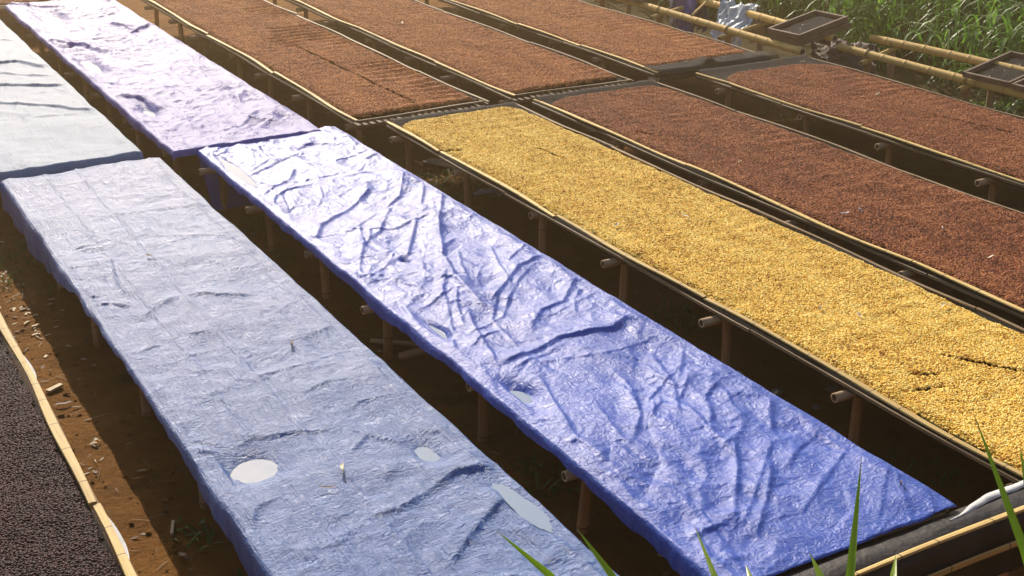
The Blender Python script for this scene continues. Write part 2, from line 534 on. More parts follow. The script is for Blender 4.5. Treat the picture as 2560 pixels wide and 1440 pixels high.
# ------------------------------------------------------------------ drying beds
SLATS = {}
def drying_bed(label, X0, X1, Y0, Y1, seed, net=(0, 0), rwide=.027, left='straw', right='strip_brown', endstrips=(True, True), bars=None, slat_n=12, lo=(-.04, .09), ro=(.03, .08)):
    rs = random.Random(seed)
    xc, yc = (X0+X1)/2, (Y0+Y1)/2
    root = empty('drying_bed', (xc, yc, 0))
    tag(root, label, 'drying bed', 'raised bamboo drying beds')
    rl = (xc, yc, 0)
    L = Y1-Y0
    zb = HB-.078
    ys = bars if bars else [Y0+.10+k*(L-.2)/6 for k in range(7)]
    for y in ys:
        a, b = X0-.03-rs.uniform(*lo), X1+rs.uniform(*ro)
        yy = y+rs.uniform(-.07, .07)
        a, b = round(a, 2), round(b, 2)
        pole('crossbar', (a, yy, zb+rs.uniform(-.006, .004)), (b, yy+rs.uniform(-.02, .02), zb), .026, M['pole'], root, rl, rs.randrange(3))
        for x in (X0+.075, X1-.075):
            z0 = gz(x, yy)-.05
            pole('post', (x+rs.uniform(-.02, .02), yy+rs.uniform(-.025, .025), z0), (x, yy, zb-.026), .028, M['pole'], root, rl, rs.randrange(3))
    # platform of split-bamboo slats
    key = (round(L, 2))
    if key not in SLATS:
        SLATS[key] = [strip_mesh(L-.03, .050, .010, M['slat'], 50+k, .003) for k in range(3)]
    W = X1-X0
    for k in range(slat_n):
        x = X0+.03+(W-.06)*k/(slat_n-1)
        link('slat', SLATS[key][k % 3], root, (x-xc, Y0+.015-yc, HB-.040))
    # black net laid over the slats, folded over the long sides
    ny = 80
    yv = np.linspace(Y0+net[0], Y1-net[1], ny)
    prof = [(-.016, -.046), (-.018, -.024), (-.014, .002), (.008, .004), (.04, -.014)]
    cx = [X0+a for a, _ in prof]+list(np.linspace(X0+.12, X1-.12, 10))+[X1-a for a, _ in prof[::-1]]
    cz = [b for _, b in prof]+[-.022]*10+[b for _, b in prof[::-1]]
    P = np.zeros((ny, len(cx), 3))
    for i, y in enumerate(yv):
        for j in range(len(cx)):
            P[i, j] = (cx[j]-xc, y-yc, HB+cz[j])
    e = np.arange(len(cx))
    nz = fbm(P[..., 0]*4+seed, P[..., 1]*4, 5, 3)
    P[..., 2] += .006*nz
    P[..., 2] = np.where((e[None] > 4) & (e[None] < len(cx)-5), np.maximum(P[..., 2], HB-.030), P[..., 2])
    P[..., 0] += np.where((e[None] < 3) | (e[None] > len(cx)-4), .008*fbm(P[..., 1]*3+seed, P[..., 1]*0+.3, 8, 2), 0)
    link('net', grid_mesh('net', P, [M['net']]), root)
    # edge strips, several lengths end to end, and a weathered one beneath
    for side, x, mt in ((0, X0, left), (1, X1, right)):
        y = Y0+rs.uniform(-.02, .01)
        while y < Y1-.1:
            ln = min(rs.uniform(1.3, 2.4), Y1+.01-y)
            if Y1-(y+ln) < .5: ln = Y1+.01-y
            link('edge_strip', strip_mesh(ln-.006, rwide if side else .036, .009, M[mt], rs.randrange(9999)), root, (x+rs.uniform(-.004, .004)-xc, y-yc, HB+.012))
            y += ln
        sx = -1 if side == 0 else 1
        y = Y0+.02
        while y < Y1-.2:
            ln = min(rs.uniform(1.6, 2.8), Y1-.01-y)
            if Y1-(y+ln) < .6: ln = Y1-.01-y
            link('lower_strip', strip_mesh(ln-.01, .012, .020, M['strip_brown'], rs.randrange(9999), .004), root, (x+sx*.027-xc, y-yc, HB-.018))
            y += ln
    for k, (yy, has) in enumerate(((Y0, endstrips[0]), (Y1, endstrips[1]))):
        if has:
            o = link('end_strip', strip_mesh(W-.03, .026, .012, M['strip_brown'], seed*7+k), root, (X1-.015-xc, yy+(.016 if k == 0 else -.016)-yc, HB+.010), (0, 0, math.pi/2))
    return root

S = 3.0
ROWN = [3.30+.0+k*1.06 for k in range(7)]
ROWF = [10.27+k*1.05 for k in range(7)]
BEDS = dict(
    K=(-.15*S, .277*S, 3.16, 9.9), A=(.447*S, .806*S, 3.16, 9.78), B=(.938*S, 1.312*S, 3.20, 9.86), Y=(1.482*S, 1.895*S, 3.17, 9.90),
    R2=(1.972*S, 2.415*S, 3.17, 9.96), R3=(2.607*S, 3.073*S, 3.17, 10.05),
    F=(.40*S, .772*S, 10.0, 16.7), G=(.874*S, 1.260*S, 9.98, 16.85), Ra=(1.412*S, 1.83*S, 10.07, 16.9), Rb=(1.938*S, 2.368*S, 10.13, 16.9), Rc=(2.50*S, 2.96*S, 10.25, 16.9),
    T=(.82*S, 1.25*S, 17.05, 20.0))
drying_bed('drying bed carrying dark cherries at lower left corner', *BEDS['K'], 1, right='straw', rwide=.046, bars=ROWN, ro=(-.06, -.03))
drying_bed('drying bed beneath the nearest faded grey-blue tarp', *BEDS['A'], 2, bars=ROWN, lo=(-.06, -.03))
drying_bed('drying bed beneath the long bright blue tarp', *BEDS['B'], 3, bars=ROWN)
drying_bed('drying bed carrying the golden yellow beans', *BEDS['Y'], 4, bars=ROWN, endstrips=(True, False))
drying_bed('drying bed of red beans next to the golden beans', *BEDS['R2'], 5, bars=ROWN, endstrips=(True, False))
drying_bed('near drying bed of red beans beside the bamboo trestle', *BEDS['R3'], 6, bars=ROWN, endstrips=(True, False))
drying_bed('drying bed beneath the silvery tarp at left edge', *BEDS['F'], 7, bars=ROWF)
drying_bed('drying bed beneath the glaring lavender tarp', *BEDS['G'], 8, bars=ROWF)
drying_bed('far drying bed of red beans next to the lavender tarp', *BEDS['Ra'], 9, slat_n=19, net=(.16, 0), bars=ROWF)
drying_bed('far drying bed of red beans, middle of the three', *BEDS['Rb'], 10, slat_n=19, net=(.12, 0), bars=ROWF)
drying_bed('far drying bed of red beans with black net at its corner', *BEDS['Rc'], 11, slat_n=19, net=(-.02, 0), bars=ROWF, endstrips=(False, True))
drying_bed('distant drying bed behind the lavender tarp, top left', *BEDS['T'], 12, bars=[17.15, 18.2, 19.2], slat_n=8)

# ------------------------------------------------------------------ tarps
def add_fold(H, xs, ys, pts, amp, wd, nr=.55, far=5.0):
    pts = np.array(pts, float)
    ln = np.r_[0, np.cumsum(np.hypot(*(pts[1:]-pts[:-1]).T))]
    tot = ln[-1]
    pad = wd*max(5, far)
    i0, i1 = np.searchsorted(ys, [pts[:, 1].min()-pad, pts[:, 1].max()+pad])
    j0, j1 = np.searchsorted(xs, [pts[:, 0].min()-pad, pts[:, 0].max()+pad])
    if i1-i0 < 2 or j1-j0 < 2: return
    X, Y = np.meshgrid(xs[j0:j1], ys[i0:i1])
    best = np.full(X.shape, 9.)
    sg, par = np.zeros(X.shape), np.zeros(X.shape)
    for k in range(len(pts)-1):
        a, b = pts[k], pts[k+1]
        d = b-a
        L = np.hypot(*d)+1e-9
        u = np.clip(((X-a[0])*d[0]+(Y-a[1])*d[1])/L**2, 0, 1)
        dx, dy = X-(a[0]+u*d[0]), Y-(a[1]+u*d[1])
        ds = np.hypot(dx, dy)
        n = np.array([-d[1], d[0]])/L
        if n@np.array([-.2, -.98]) < 0: n = -n
        s = dx*n[0]+dy*n[1]
        up = ds < best
        best = np.where(up, ds, best)
        sg = np.where(up, s, sg)
        par = np.where(up, ln[k]+u*L, par)
    tp = sstep(-.01, min(.12, tot*.45), par)*sstep(-.01, min(.12, tot*.45), tot-par)
    mod = 1+.25*perlin(X*6, Y*6, 77)
    # one steep face, one long gentle face: a crease in taut sheet, not a ridge
    near = np.exp(-(best/(wd*nr))**1.5)
    gentle = np.clip(1-best/(wd*far), 0, 1)**1.6
    H[i0:i1, j0:j1] += amp*tp*mod*np.where(sg > 0, near, gentle)

def creases(H, xs, ys, n, seed, amp, wd, ln, aniso=0, dirs=(0, 1.5708), spread=.14):
    rs = np.random.RandomState(seed)
    for k in range(n):
        x, y = rs.uniform(xs[0], xs[-1]), rs.uniform(ys[0], ys[-1])
        if aniso and rs.rand() < aniso:
            a = rs.choice(dirs)+rs.normal(0, spread)
        else:
            a = rs.uniform(0, np.pi)
        L = rs.uniform(*ln)
        c = rs.normal(0, .5)
        pts = [(x+L*t*np.cos(a+c*t), y+L*t*np.sin(a+c*t)) for t in (-.5, 0, .5)]
        add_fold(H, xs, ys, pts, rs.uniform(.3, 1)*amp*(1 if rs.rand() < .8 else -1), wd*rs.uniform(.7, 1.5))

def tarp(name, label, bedk, mt, folds, ponds, step, seed, ldrop, rdrop, n0drop, n1drop, crease, rumple, ext=(0, 0, 0, 0), lift=.03, seams=(), sag=.02, fa=.8, calm=None):
    X0, X1, Y0, Y1 = BEDS[bedk]
    X0 -= .034+ext[0]; X1 += .034+ext[1]; Y0 -= ext[2]; Y1 += ext[3]
    xs = np.linspace(X0, X1, int((X1-X0)/step)+1)
    ys = np.linspace(Y0, Y1, int((Y1-Y0)/step)+1)
    X, Y = np.meshgrid(xs, ys)
    H = np.zeros(X.shape)
    # soft billows, crumple ridges
    wx, wy = X+.05*perlin(X*5, Y*5, seed+1), Y+.05*perlin(X*5+9, Y*5, seed+2)
    H += .020*fbm(wx*1.5, wy*1.3, seed+3, 2)+.011*rumple**.5*(1-2*np.abs(fbm(wx*2.6+3, wy*2.1, seed+21, 2)))+.007*rumple**.5*perlin(wx*4.5, wy*3.6, seed+22)
    r1 = 1-np.abs(perlin(wx*5.5, wy*4.5, seed+4))*1.6
    r2 = 1-np.abs(perlin(wx*13, wy*12, seed+5))*1.6
    r3 = 1-np.abs(perlin(wx*27, wy*26, seed+6))*1.6
    amt = .45+.9*sstep(-.25, .45, fbm(X*1.1+5, Y*1.1, seed+8, 2))
    if calm is not None: amt = amt*calm(X, Y)
    H += rumple*amt*(.015*r1+.0052*r2+.0020*r3)
    for c in crease: creases(H, xs, ys, *c)
    for a, wd, pts in folds: add_fold(H, xs, ys, pts, a*fa, wd)
    for x in seams:
        H += .006*np.exp(-((X-x-.012*perlin(Y*1.2, Y*0+x, 3))/.012)**2)
    # sag between crossbars and lip on the rails
    de = np.minimum(X-X0, X1-X)
    trough = 1-np.exp(-(de/.07)**2)
    H = H*(.25+.75*sstep(0, .06, de))
    H += -sag*trough*(.6+.4*np.cos((Y-3.3)*2*np.pi/1.06+np.pi))
    Z = HB+lift+H
    for (px, py, rx, ry, dep, ang) in ponds:
        ca, sa = math.cos(ang), math.sin(ang)
        u, v = ((X-px)*ca+(Y-py)*sa)/rx, (-(X-px)*sa+(Y-py)*ca)/ry
        q = np.hypot(u, v)
        k = 1-sstep(.55, 1.75, q)
        Z = Z*(1-.72*k)+(HB+lift-.005)*.72*k
        Z -= dep*np.exp(-q**2*.9)
        Z += k*(.007*fbm(X*15, Y*15, seed+30, 3)+.005*perlin(X*6, Y*6, seed+31))
    Z = np.maximum(Z, HB-.014+.041*(1-sstep(.075, .12, de)))
    # wavering edges
    XX = X+((X0+X1)/2-X)/((X1-X0)/2)*(-.018*fbm(Y*1.6+seed, Y*0, seed+9, 4))
    P = np.stack([XX, Y, Z], -1)
    def flap(edge, out, drop, seed2, nq=12):
        """edge (n,3) outward -> list of rows hanging down"""
        t = edge[:, 0]+edge[:, 1]
        rows = []
        rip = fbm(t*5.0, t*0+.5, seed2, 4)
        for q in np.linspace(0, 1, nq+1)[1:]:
            d = drop*q
            o = .022*(1-np.exp(-d/.02))+.03*rip*q*np.minimum(1, drop/.1)
            p = edge.copy()
            p[:, 0] += out[0]*o
            p[:, 1] += out[1]*o
            p[:, 2] -= np.maximum(0, d-.008*(1-np.exp(-d/.012)))
            p[:, 2] = np.maximum(p[:, 2], .015)
            rows.append(p)
        return rows
    yy = ys
    L = flap(P[:, 0], (-1, 0), ldrop(yy)+.030*fbm(yy*4, yy*0, seed+11, 2), seed+12)
    Rr = flap(P[:, -1], (1, 0), rdrop(yy)+.020*fbm(yy*5, yy*0+3, seed+13, 2), seed+14)
    P = np.concatenate([np.stack(L[::-1], 1), P, np.stack(Rr, 1)], 1)
    t = P[0, :, 0]
    A0 = flap(P[0], (0, -1), n0drop+.01*fbm(t*5, t*0, seed+15, 2), seed+16)
    A1 = flap(P[-1], (0, 1), n1drop+.01*fbm(t*5, t*0+2, seed+17, 2), seed+18)
    P = np.concatenate([np.stack(A0[::-1], 0), P, np.stack(A1, 0)], 0)
    c = np.array([(X0+X1)/2, (Y0+Y1)/2, 0])
    o = link(name, grid_mesh(name, P-c, [mt]), None, tuple(c))
    tag(o, label, 'tarp', 'plastic tarps over drying beds')
    def zat(x, y):
        return float(Z[min(len(ys)-1, max(0, int((y-Y0)/(ys[1]-ys[0])))), min(len(xs)-1, max(0, int((x-X0)/(xs[1]-xs[0]))))])
    def level(px, py, rx, ry, dep, ang):
        ca, sa = math.cos(ang), math.sin(ang)
        q = np.hypot(((X-px)*ca+(Y-py)*sa)/rx, (-(X-px)*sa+(Y-py)*ca)/ry)
        return max(HB+lift-.005-.58*dep, float(Z[q < .4].mean())+.003)
    return o, zat, level

def puddle(label, x, y, z, rx, ry, ang=0):
    n = 48
    v = [(0, 0, 0)]
    for k in range(n):
        a = 2*math.pi*k/n
        q = 1+.07*math.sin(3*a+x*9)+.06*math.sin(5*a+y*7)+.035*math.sin(11*a+y*5)+.02*math.sin(19*a+x*3)
        u, w_ = rx*q*math.cos(a), ry*q*math.sin(a)
        v.append((u*math.cos(ang)-w_*math.sin(ang), u*math.sin(ang)+w_*math.cos(ang), 0))
    f = [(0, 1+k, 1+(k+1) % n) for k in range(n)]
    o = link('puddle', mesh('puddle', v, f, [M['water']], smooth=False), None, (x, y, z))
    tag(o, label, 'puddle', 'puddles on the tarps')

FOLDS_B = [
    (0.03, 0.03, [(3.97, 7.95), (3.66, 7.39), (3.42, 6.87), (3.3, 6.47), (3.25, 6.06), (3.32, 5.93)]),
    (0.02, 0.025, [(3.53, 7.87), (3.26, 7.45), (3.05, 7.25), (2.84, 6.84), (2.78, 6.65)]),
    (0.022, 0.022, [(3.59, 7.57), (3.34, 7.16), (3.2, 6.92)]),
    (0.022, 0.022, [(3.65, 7.12), (3.5, 7.0), (3.37, 6.78)]),
    (0.026, 0.03, [(3.6, 8.33), (3.21, 7.93), (2.96, 7.73), (2.81, 7.46)]),
    (0.018, 0.018, [(3.25, 8.56), (3.01, 8.5), (2.87, 8.4)]),
    (0.02, 0.022, [(3.28, 9.03), (3.12, 8.75), (2.8, 8.47)]),
    (0.02, 0.025, [(3.66, 9.53), (3.47, 9.48)]),
    (0.02, 0.025, [(3.99, 9.51), (3.84, 9.59)]),
    (0.022, 0.022, [(3.99, 9.06), (3.76, 8.94)]),
    (0.02, 0.022, [(3.95, 6.54), (3.72, 6.43), (3.3, 6.05)]),
    (0.026, 0.028, [(3.96, 6.15), (3.69, 5.87), (3.52, 5.83), (3.37, 5.68), (3.32, 5.59)]),
    (0.034, 0.036, [(3.91, 5.5), (3.71, 5.39), (3.39, 5.44), (3.23, 5.38), (3.06, 5.33), (2.92, 5.29)]),
    (0.018, 0.02, [(3.25, 6.36), (3.1, 6.05), (3.02, 5.82)]),
    (0.022, 0.022, [(3.17, 6.08), (3.06, 5.76), (2.99, 5.48), (2.93, 5.29)]),
    (0.02, 0.02, [(2.86, 6.32), (2.83, 6.03)]),
    (0.018, 0.02, [(2.78, 6.17), (2.81, 5.52)]),
    (0.018, 0.02, [(3.2, 6.46), (3.02, 5.99), (2.82, 5.54)]),
    (0.022, 0.022, [(3.54, 4.13), (3.36, 3.88), (3.14, 3.62), (3.02, 3.48)]),
    (0.024, 0.024, [(3.56, 3.9), (3.45, 3.76), (3.21, 3.53), (3.05, 3.39)]),
    (0.022, 0.024, [(3.92, 4.33), (3.73, 4.09), (3.69, 4.01)]),
    (0.008, 0.012, [(3.38, 3.5), (3.18, 3.48)]),
    (0.02, 0.025, [(3.53, 4.52), (3.47, 4.24), (3.43, 3.98)]),
    (0.022, 0.022, [(3.07, 5.12), (2.94, 4.65), (2.88, 4.43), (2.88, 4.15)]),
    (0.02, 0.02, [(3.85, 4.62), (3.65, 4.49), (3.5, 4.21)]),
    (0.016, 0.02, [(3.75, 5.11), (3.59, 4.67), (3.42, 4.38)]),
    (0.016, 0.02, [(3.45, 4.9), (3.28, 4.51), (3.07, 4.28)]),
    (0.02, 0.02, [(3.96, 3.99), (3.74, 3.9), (3.54, 3.77)]),
    (0.014, 0.02, [(3.17, 4.76), (3.06, 4.33), (3.06, 4.04)]),
    (0.02, 0.02, [(3.94, 8.52), (3.67, 8.03), (3.47, 7.85)]),
    (0.018, 0.02, [(3.94, 8.19), (3.69, 7.73)]),
]
FOLDS_A = [
    (0.03, 0.035, [(2.21, 6.85), (2.01, 6.9), (1.82, 7.04)]),
    (0.03, 0.045, [(1.82, 7.04), (1.63, 6.93), (1.47, 6.77)]),
    (0.02, 0.04, [(2.45, 8.49), (2.19, 8.58), (1.68, 8.58)]),
    (0.014, 0.02, [(2.38, 7.85), (2.0, 8.09), (1.85, 8.2)]),
    (0.018, 0.02, [(2.46, 7.1), (2.32, 7.21)]),
    (0.02, 0.018, [(1.4, 7.22), (1.29, 7.24)]),
    (0.022, 0.02, [(1.55, 6.96), (1.4, 7.1), (1.29, 7.11)]),
    (0.016, 0.018, [(1.82, 6.37), (1.75, 6.44), (1.63, 6.46)]),
    (0.016, 0.022, [(1.56, 6.43), (1.45, 6.42), (1.31, 6.37)]),
    (0.016, 0.022, [(2.15, 5.81), (1.99, 5.81), (1.77, 5.78)]),
    (0.034, 0.033, [(2.49, 4.28), (2.4, 4.18), (2.34, 4.17), (2.15, 4.05), (1.9, 3.84)]),
    (0.03, 0.03, [(2.49, 4.4), (2.39, 4.5)]),
    (0.03, 0.035, [(2.47, 4.4), (2.27, 4.47), (2.1, 4.4), (1.92, 4.32), (1.75, 4.32)]),
    (0.022, 0.03, [(2.28, 4.95), (2.35, 4.84), (2.44, 4.86)]),
    (0.025, 0.03, [(2.19, 4.82), (2.07, 4.98), (1.91, 4.84)]),
    (0.02, 0.03, [(1.48, 5.17), (1.59, 5.21), (1.77, 5.17), (1.98, 5.09)]),
    (0.018, 0.018, [(1.31, 5.35), (1.48, 5.17)]),
    (0.018, 0.018, [(1.31, 5.23), (1.41, 5.13)]),
    (0.018, 0.018, [(1.3, 5.12), (1.4, 4.97)]),
    (0.016, 0.015, [(1.31, 5.02), (1.38, 4.96)]),
    (0.016, 0.025, [(2.45, 6.21), (2.2, 6.11), (2.07, 6.13)]),
    (0.014, 0.02, [(2.27, 5.53), (2.11, 5.54), (1.91, 5.48)]),
    (0.012, 0.02, [(2.37, 5.27), (2.17, 5.29), (2.05, 5.21)]),
    (0.02, 0.025, [(1.62, 7.87), (1.54, 7.39), (1.54, 7.12)]),
    (0.02, 0.02, [(1.39, 8.08), (1.58, 8.13)]),
    (0.018, 0.03, [(1.56, 4.67), (1.4, 4.62), (1.31, 4.46)]),
    (0.02, 0.03, [(1.97, 4.58), (2.08, 4.64)]),
    (0.016, 0.03, [(2.26, 4.09), (2.29, 3.84), (2.28, 3.62)]),
]
FOLDS_F = [
    (0.035, 0.03, [(1.73, 13.64), (1.95, 13.61), (2.13, 13.57), (2.3, 13.15)]),
    (0.02, 0.02, [(1.66, 13.18), (1.87, 13.13), (2.3, 12.7)]),
    (0.03, 0.025, [(1.58, 12.71), (1.78, 12.61), (2.33, 12.33)]),
    (0.03, 0.025, [(1.41, 12.05), (1.65, 11.91), (2.1, 11.59), (2.37, 11.28)]),
    (0.015, 0.02, [(2.15, 14.73), (2.28, 14.58)]),
    (0.02, 0.02, [(2.29, 13.32), (2.3, 13.09)]),
    (0.01, 0.02, [(1.81, 11.35), (2.2, 11.31)]),
]
FOLDS_G = [
    (0.05, 0.045, [(2.6, 14.54), (2.87, 14.06), (3.0, 13.56)]),
    (0.05, 0.04, [(3.79, 14.8), (3.54, 14.52), (3.38, 15.08)]),
    (0.05, 0.04, [(2.63, 11.81), (2.82, 11.49), (2.81, 11.13)]),
    (0.05, 0.05, [(2.6, 16.94), (2.9, 16.56), (3.18, 16.28)]),
    (0.014, 0.02, [(3.33, 12.92), (3.06, 12.74)]),
    (0.02, 0.03, [(3.74, 13.27), (3.56, 11.82), (3.55, 10.99)]),
    (0.02, 0.02, [(3.58, 10.67), (3.27, 10.27), (3.04, 10.2)]),
    (0.02, 0.03, [(2.61, 13.1), (2.61, 12.45)]),
    (0.025, 0.03, [(2.59, 12.37), (2.77, 12.19)]),
    (0.02, 0.03, [(3.08, 13.43), (3.29, 13.01)]),
]
def bumpf(y, c, w_): return np.exp(-((y-c)/w_)**2)
PA = [(1.52, 4.98, .14, .125, .055, 0), (2.25, 4.72, .06, .11, .045, .15), (2.385, 4.08, .036, .17, .045, .05)]
PB = [(2.905, 5.02, .06, .11, .05, .1), (2.885, 5.88, .032, .13, .05, .05), (3.18, 6.90, .025, .035, .035, 0), (2.86, 9.15, .035, .30, .05, .02)]
PG = [(2.75, 13.2, .09, .42, .06, .0), (2.77, 11.2, .05, .2, .05, 0), (2.92, 15.9, .14, .34, .06, 0)]
_, zA, lA = tarp('tarp', 'faded grey-blue tarp with round puddle, nearest the dark cherries', 'A', M['tarp_a'], FOLDS_A, PA, .0085, 31,
     lambda y: .035+.19*sstep(7.2, 8.6, y)+.27*bumpf(y, 3.9, .75)+.04*bumpf(y, 5.2, .4), lambda y: .03+.02*bumpf(y, 5, 1.0), .06, .05,
     [(90, 32, .006, .013, (.12, .45), .85, (0, 0, .15, 1.5708)), (200, 33, .003, .008, (.05, .16), .85, (0, 0, 1.5708))], .48, fa=.60, seams=(1.60, 1.83, 2.38), sag=.012)
_, zB, lB = tarp('tarp', 'bright blue crumpled tarp on the long bed left of golden beans', 'B', M['tarp_b'], FOLDS_B, PB, .0085, 41,
     lambda y: .055+.03*bumpf(y, 6.4, .7)+.05*bumpf(y, 3.5, .6), lambda y: .02+.01*bumpf(y, 5, 1.0), .012, .03,
     [(120, 42, .009, .013, (.25, .9), .85, (.95, .95, .5, 1.3), .3), (220, 43, .0040, .009, (.05, .22), .5, (.95, .2), .4)], .62, ext=(.0, .0, 0, .07), sag=.016, fa=.58, calm=lambda x, y: .35+.65*sstep(.2, 1.5, np.hypot((x-3.95)*1.2, y-3.2)))
_, zF, lF = tarp('tarp', 'pale silvery tarp at the left edge behind the grey-blue tarp', 'F', M['tarp_f'], FOLDS_F, [], .015, 51,
     lambda y: .03+0*y, lambda y: .02+0*y, .16, .05,
     [(50, 52, .006, .018, (.1, .4), .8)], .3, fa=.7, ext=(0, 0, .1, 0), sag=.01, lift=.065)
_, zG, lG = tarp('tarp', 'glaring lavender white tarp at the upper left', 'G', M['tarp_g'], FOLDS_G, PG, .014, 61,
     lambda y: .05+.03*bumpf(y, 11, .6), lambda y: .02+0*y, .06, .05,
     [(110, 62, .010, .02, (.1, .4), .15), (200, 63, .005, .014, (.05, .18), 0)], 1.0, fa=.6, ext=(0, 0, .14, 0), lift=.045, sag=.018)
def pud(label, lv, x, y, rx, ry, dep, ang, lift=.03):
    puddle(label, x, y, lv(x, y, rx, ry, dep, ang), rx*1.3, ry*1.3, ang)
pud('round pale puddle on the grey-blue tarp near its left edge', lA, *PA[0][:5], 0)
pud('narrow puddle in the middle of the grey-blue tarp', lA, *PA[1][:5], .15)
pud('long puddle along the right rim of the grey-blue tarp', lA, *PA[2][:5], .05)
pud('puddle at left rim of the bright blue tarp under the big fold', lB, *PB[0][:5], .1)
pud('slim puddle at left rim of the bright blue tarp halfway up', lB, *PB[1][:5], .05)
pud('tiny puddle in the middle of the bright blue tarp', lB, *PB[2][:5], 0)
pud('long puddle at the far left rim of the bright blue tarp', lB, *PB[3][:5], .02)
pud('largest puddle on the lavender tarp, at its left rim', lG, *PG[0][:5], 0, .045)
pud('small puddle on the lavender tarp near its front end', lG, *PG[1][:5], 0, .045)
pud('puddle near the far left corner of the lavender tarp', lG, *PG[2][:5], 0, .045)

# flap of the lavender tarp hanging down in the gap between the two rows
n = 40
xs_ = np.linspace(2.78, 3.75, n)
q_ = np.linspace(0, 1, 16)
P = np.zeros((16, n, 3))
for i, q in enumerate(q_):
    P[i, :, 0] = xs_
    P[i, :, 1] = 9.84-.28*q+.03*fbm(xs_*4, xs_*0+q*.8, 5, 3)*q
    P[i, :, 2] = HB-.05-q*(HB-.08)
o = link('tarp_flap', grid_mesh('tarp_flap', P, [M['tarp_b']]))
tag(o, 'dark blue tarp flap hanging down between the two blue tarps', 'tarp flap')

# ------------------------------------------------------------------ beans
def bean_group(mt_bean, mt_under, size, density, seed):
    ng = bpy.data.node_groups.new('bean_heap', 'GeometryNodeTree')
    ng.interface.new_socket('Geometry', in_out='INPUT', socket_type='NodeSocketGeometry')
    ng.interface.new_socket('Geometry', in_out='OUTPUT', socket_type='NodeSocketGeometry')
    n, l = ng.nodes, ng.links
    gi, go = n.new('NodeGroupInput'), n.new('NodeGroupOutput')
    dp = n.new('GeometryNodeDistributePointsOnFaces')
    dp.inputs['Density'].default_value = density
    dp.inputs['Seed'].default_value = seed
    l.new(gi.outputs[0], dp.inputs['Mesh'])
    ico = n.new('GeometryNodeMeshIcoSphere')
    ico.inputs['Radius'].default_value = 1
    ico.inputs['Subdivisions'].default_value = 2
    tr = n.new('GeometryNodeTransform')
    tr.inputs['Scale'].default_value = size
    sh = n.new('GeometryNodeSetShadeSmooth')
    sm = n.new('GeometryNodeSetMaterial')
    sm.inputs['Material'].default_value = mt_bean
    l.new(ico.outputs[0], tr.inputs[0]); l.new(tr.outputs[0], sh.inputs[0]); l.new(sh.outputs[0], sm.inputs[0])
    ip = n.new('GeometryNodeInstanceOnPoints')
    l.new(dp.outputs['Points'], ip.inputs['Points'])
    l.new(sm.outputs[0], ip.inputs['Instance'])
    rv = n.new('FunctionNodeRandomValue'); rv.data_type = 'FLOAT_VECTOR'
    rv.inputs[0].default_value = (-.75, -.75, 0); rv.inputs[1].default_value = (.75, .75, 6.283)
    rv.inputs['Seed'].default_value = seed+1
    er = n.new('FunctionNodeEulerToRotation')
    l.new(rv.outputs[0], er.inputs[0]); l.new(er.outputs[0], ip.inputs['Rotation'])
    rs_ = n.new('FunctionNodeRandomValue'); rs_.data_type = 'FLOAT'
    rs_.inputs[2].default_value = .72; rs_.inputs[3].default_value = 1.25
    rs_.inputs['Seed'].default_value = seed+2
    l.new(rs_.outputs[1], ip.inputs['Scale'])
    st = n.new('GeometryNodeStoreNamedAttribute')
    st.data_type = 'FLOAT'; st.domain = 'INSTANCE'
    st.inputs['Name'].default_value = 'rnd'
    r2 = n.new('FunctionNodeRandomValue'); r2.data_type = 'FLOAT'
    r2.inputs['Seed'].default_value = seed+3
    l.new(ip.outputs[0], st.inputs['Geometry'])
    l.new(r2.outputs[1], st.inputs['Value'])
    jn = n.new('GeometryNodeJoinGeometry')
    l.new(gi.outputs[0], jn.inputs[0]); l.new(st.outputs[0], jn.inputs[0])
    l.new(jn.outputs[0], go.inputs[0])
    return ng

